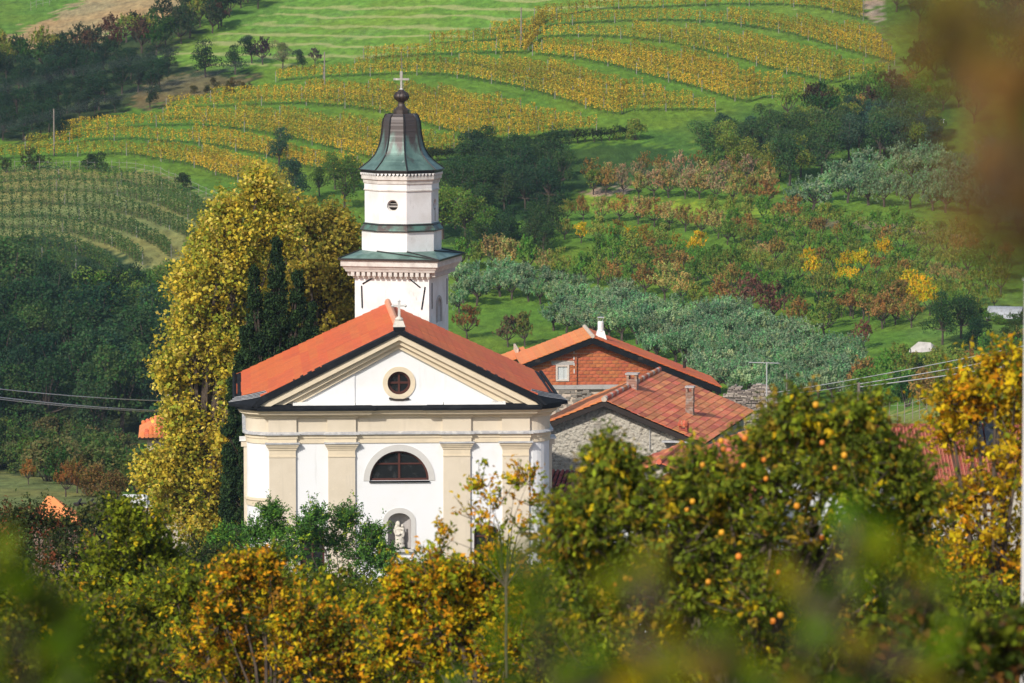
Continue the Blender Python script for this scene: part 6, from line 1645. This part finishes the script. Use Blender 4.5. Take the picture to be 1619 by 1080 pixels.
# stakes and wire fences
sm_ = MB().box(-.03, .03, -.03, .03, -.2, 1.4).mesh('stake', M['pole'])
def fence(line, step, label, h=1.0):
    P = rowpts(line, step, .08); G = ground([p[0] for p in P], [p[1] for p in P])
    o = thing('wire_fence', label, 'fence', tuple(G[0]))
    for g in G: link_mesh('post', sm_, o, tuple(g - G[0]), None, (1, 1, h * RG.uniform(.9, 1.1)))
    for zz in (.5, 1.1):
        MB().tube([tuple(g - G[0] + np.array([0, 0, zz * h])) for g in G], .012, 3).build('fence_wire', M['wire'], o)
fence([(20, 268), (100, 270), (200, 270), (250, 278), (300, 298), (350, 322)], 13, 'wire fence on grey stakes along the foot of the grass bank at the left')
fence([(1380, 672), (1440, 668), (1475, 655)], 12, 'dark stake fence on the sloping meadow above the red roof', 1.3)
fence([(45, 16), (75, 8), (103, -6)], 10, 'short stake fence at the top left corner of the brown field')
# courtyard things at the left
p = at(212, 790, 210)
cn = thing('canopy', 'white rounded canopy over a brown beam left of the plane tree', 'canopy', (p.x, 210, float(terr(p.x, 210))))
zc_ = p.z - cn.location.z
mb = MB()
for i in range(8):
    a0, a1 = math.pi * i / 8, math.pi * (i + 1) / 8
    mb.hexa([(-.62 - .0, .7 * -math.cos(a0), zc_ - .15 + .30 * math.sin(a0)), (.62, .7 * -math.cos(a0), zc_ - .15 + .30 * math.sin(a0)), (.62, .7 * -math.cos(a1), zc_ - .15 + .30 * math.sin(a1)), (-.62, .7 * -math.cos(a1), zc_ - .15 + .30 * math.sin(a1))],
            [(-.50, .7 * -math.cos(a0), zc_ - .1 + .34 * math.sin(a0)), (.5, .7 * -math.cos(a0), zc_ - .1 + .34 * math.sin(a0)), (.5, .7 * -math.cos(a1), zc_ - .1 + .34 * math.sin(a1)), (-.5, .7 * -math.cos(a1), zc_ - .1 + .34 * math.sin(a1))])
mb.box(-.66, .66, -.75, .75, zc_ - .30, zc_ - .14)
mb.build('canopy_roof', M['white'], cn)
MB().box(-.6, .6, -.7, -.62, zc_ - .75, zc_ - .45).box(-.6, .6, .62, .7, zc_ - .75, zc_ - .45).build('beam', M['oldbrick'], cn)
for x in (-.55, .55):
    MB().box(x - .06, x + .06, -.7, -.6, 0, zc_ - .3).build('post', M['beigewall'], cn)
p = at(172, 800, 207)
pg = thing('pergola', 'brick-pillared pergola carrying the leafy vine', 'pergola', (p.x, 207, float(terr(p.x, 207))))
zc_ = p.z - pg.location.z
for px_q in (-.75, .62): MB().box(px_q - .2, px_q + .2, -.2, .2, 0, zc_).build('pillar', M['oldbrick'], pg)
MB().box(-1.6, 1.1, -.15, .15, zc_, zc_ + .14).build('beam', M['darkwood'], pg)
for i in range(5): MB().box(-1.4 + i * .55, -1.32 + i * .55, -1.0, 1.0, zc_ + .142, zc_ + .22).build('rafter', M['darkwood'], pg)
MB().box(-.54, .4, .3, .36, 0, zc_ - .1).build('dark_door', M['glass'], pg)
rl = MB()
for z in (.5, .85, 1.2): rl.tube([(-.55, -.3, z + .9), (.42, -.3, z + 1.0)], .018, 5)
for x in (-.5, -.05, .4): rl.tube([(x, -.3, .9), (x, -.3, 2.3)], .018, 5)
rl.build('railing', M['green'], pg)
p = at(90, 800, 222)
sr = thing('outbuilding', 'small outbuilding with a pointed orange roof behind the russet shrub', 'building', (p.x, 222, float(terr(p.x, 222))))
zc_ = p.z - sr.location.z
MB().add([(-1.3, -1.2, zc_ - .55), (1.4, -1.2, zc_ - .75), (1.4, 1.2, zc_ - .75), (-1.3, 1.2, zc_ - .55), (-.45, 0, zc_ + .5), (-.2, 0, zc_ + .48)], [(0, 1, 5, 4), (1, 2, 5), (2, 3, 4, 5), (3, 0, 4)]).build('roof', M['brightile'], sr)
MB().box(-1.1, 1.2, -1, 1, -.5, zc_ - .78).build('wall', M['oldbrick'], sr)
p = at(170, 902, 165)
gt = thing('garden_table', 'green table with a pale top half hidden by the lower left trees', 'table', (p.x, 165, float(terr(p.x, 165))))
zc_ = p.z - gt.location.z
MB().box(-.55, .55, -.5, .5, zc_ - .02, zc_ + .05).build('tabletop', M['green'], gt)
MB().box(-.35, .45, -.75, -.4, zc_ - .2, zc_ - .14).build('seat', M['white'], gt)
for x in (-.45, .45):
    for y in (-.4, .4): MB().tube([(x, y, 0), (x, y, zc_ - .02)], .03, 6).build('leg', M['green'], gt)
p = at(1288, 672, 217)
ds = thing('satellite_dish', 'round pale satellite dish above the dark fruit tree', 'satellite dish', (p.x, 217, float(terr(p.x, 217))))
zc_ = p.z - ds.location.z
MB().lathe([(.02, 0), (.2, .02), (.36, .09), (.37, .10), (.2, .045), (.02, .02)], 16).build('dish', M['white'], ds, loc=(0, 0, zc_)).rotation_euler = (R(75), 0, R(20))
MB().tube([(0, .1, 0), (0, .1, zc_)], .03, 6).build('mast', M['wire'], ds)

# ------------------------------------------------------------------ haze
hz = MB().box(-930, 930, -75, 1600, -40, 170).build('haze', None)
hm = bpy.data.materials.new('haze'); hm.use_nodes = True
hn = hm.node_tree; hn.nodes.clear()
pv = hn.nodes.new('ShaderNodeVolumePrincipled'); pv.inputs['Density'].default_value = .00009
pv.inputs['Color'].default_value = (.60, .80, 1, 1); pv.inputs['Anisotropy'].default_value = .2
ho = hn.nodes.new('ShaderNodeOutputMaterial'); hn.links.new(pv.outputs[0], ho.inputs['Volume'])
hz.data.materials.append(hm); hz['kind'] = 'stuff'; hz['label'] = 'thin blue haze'
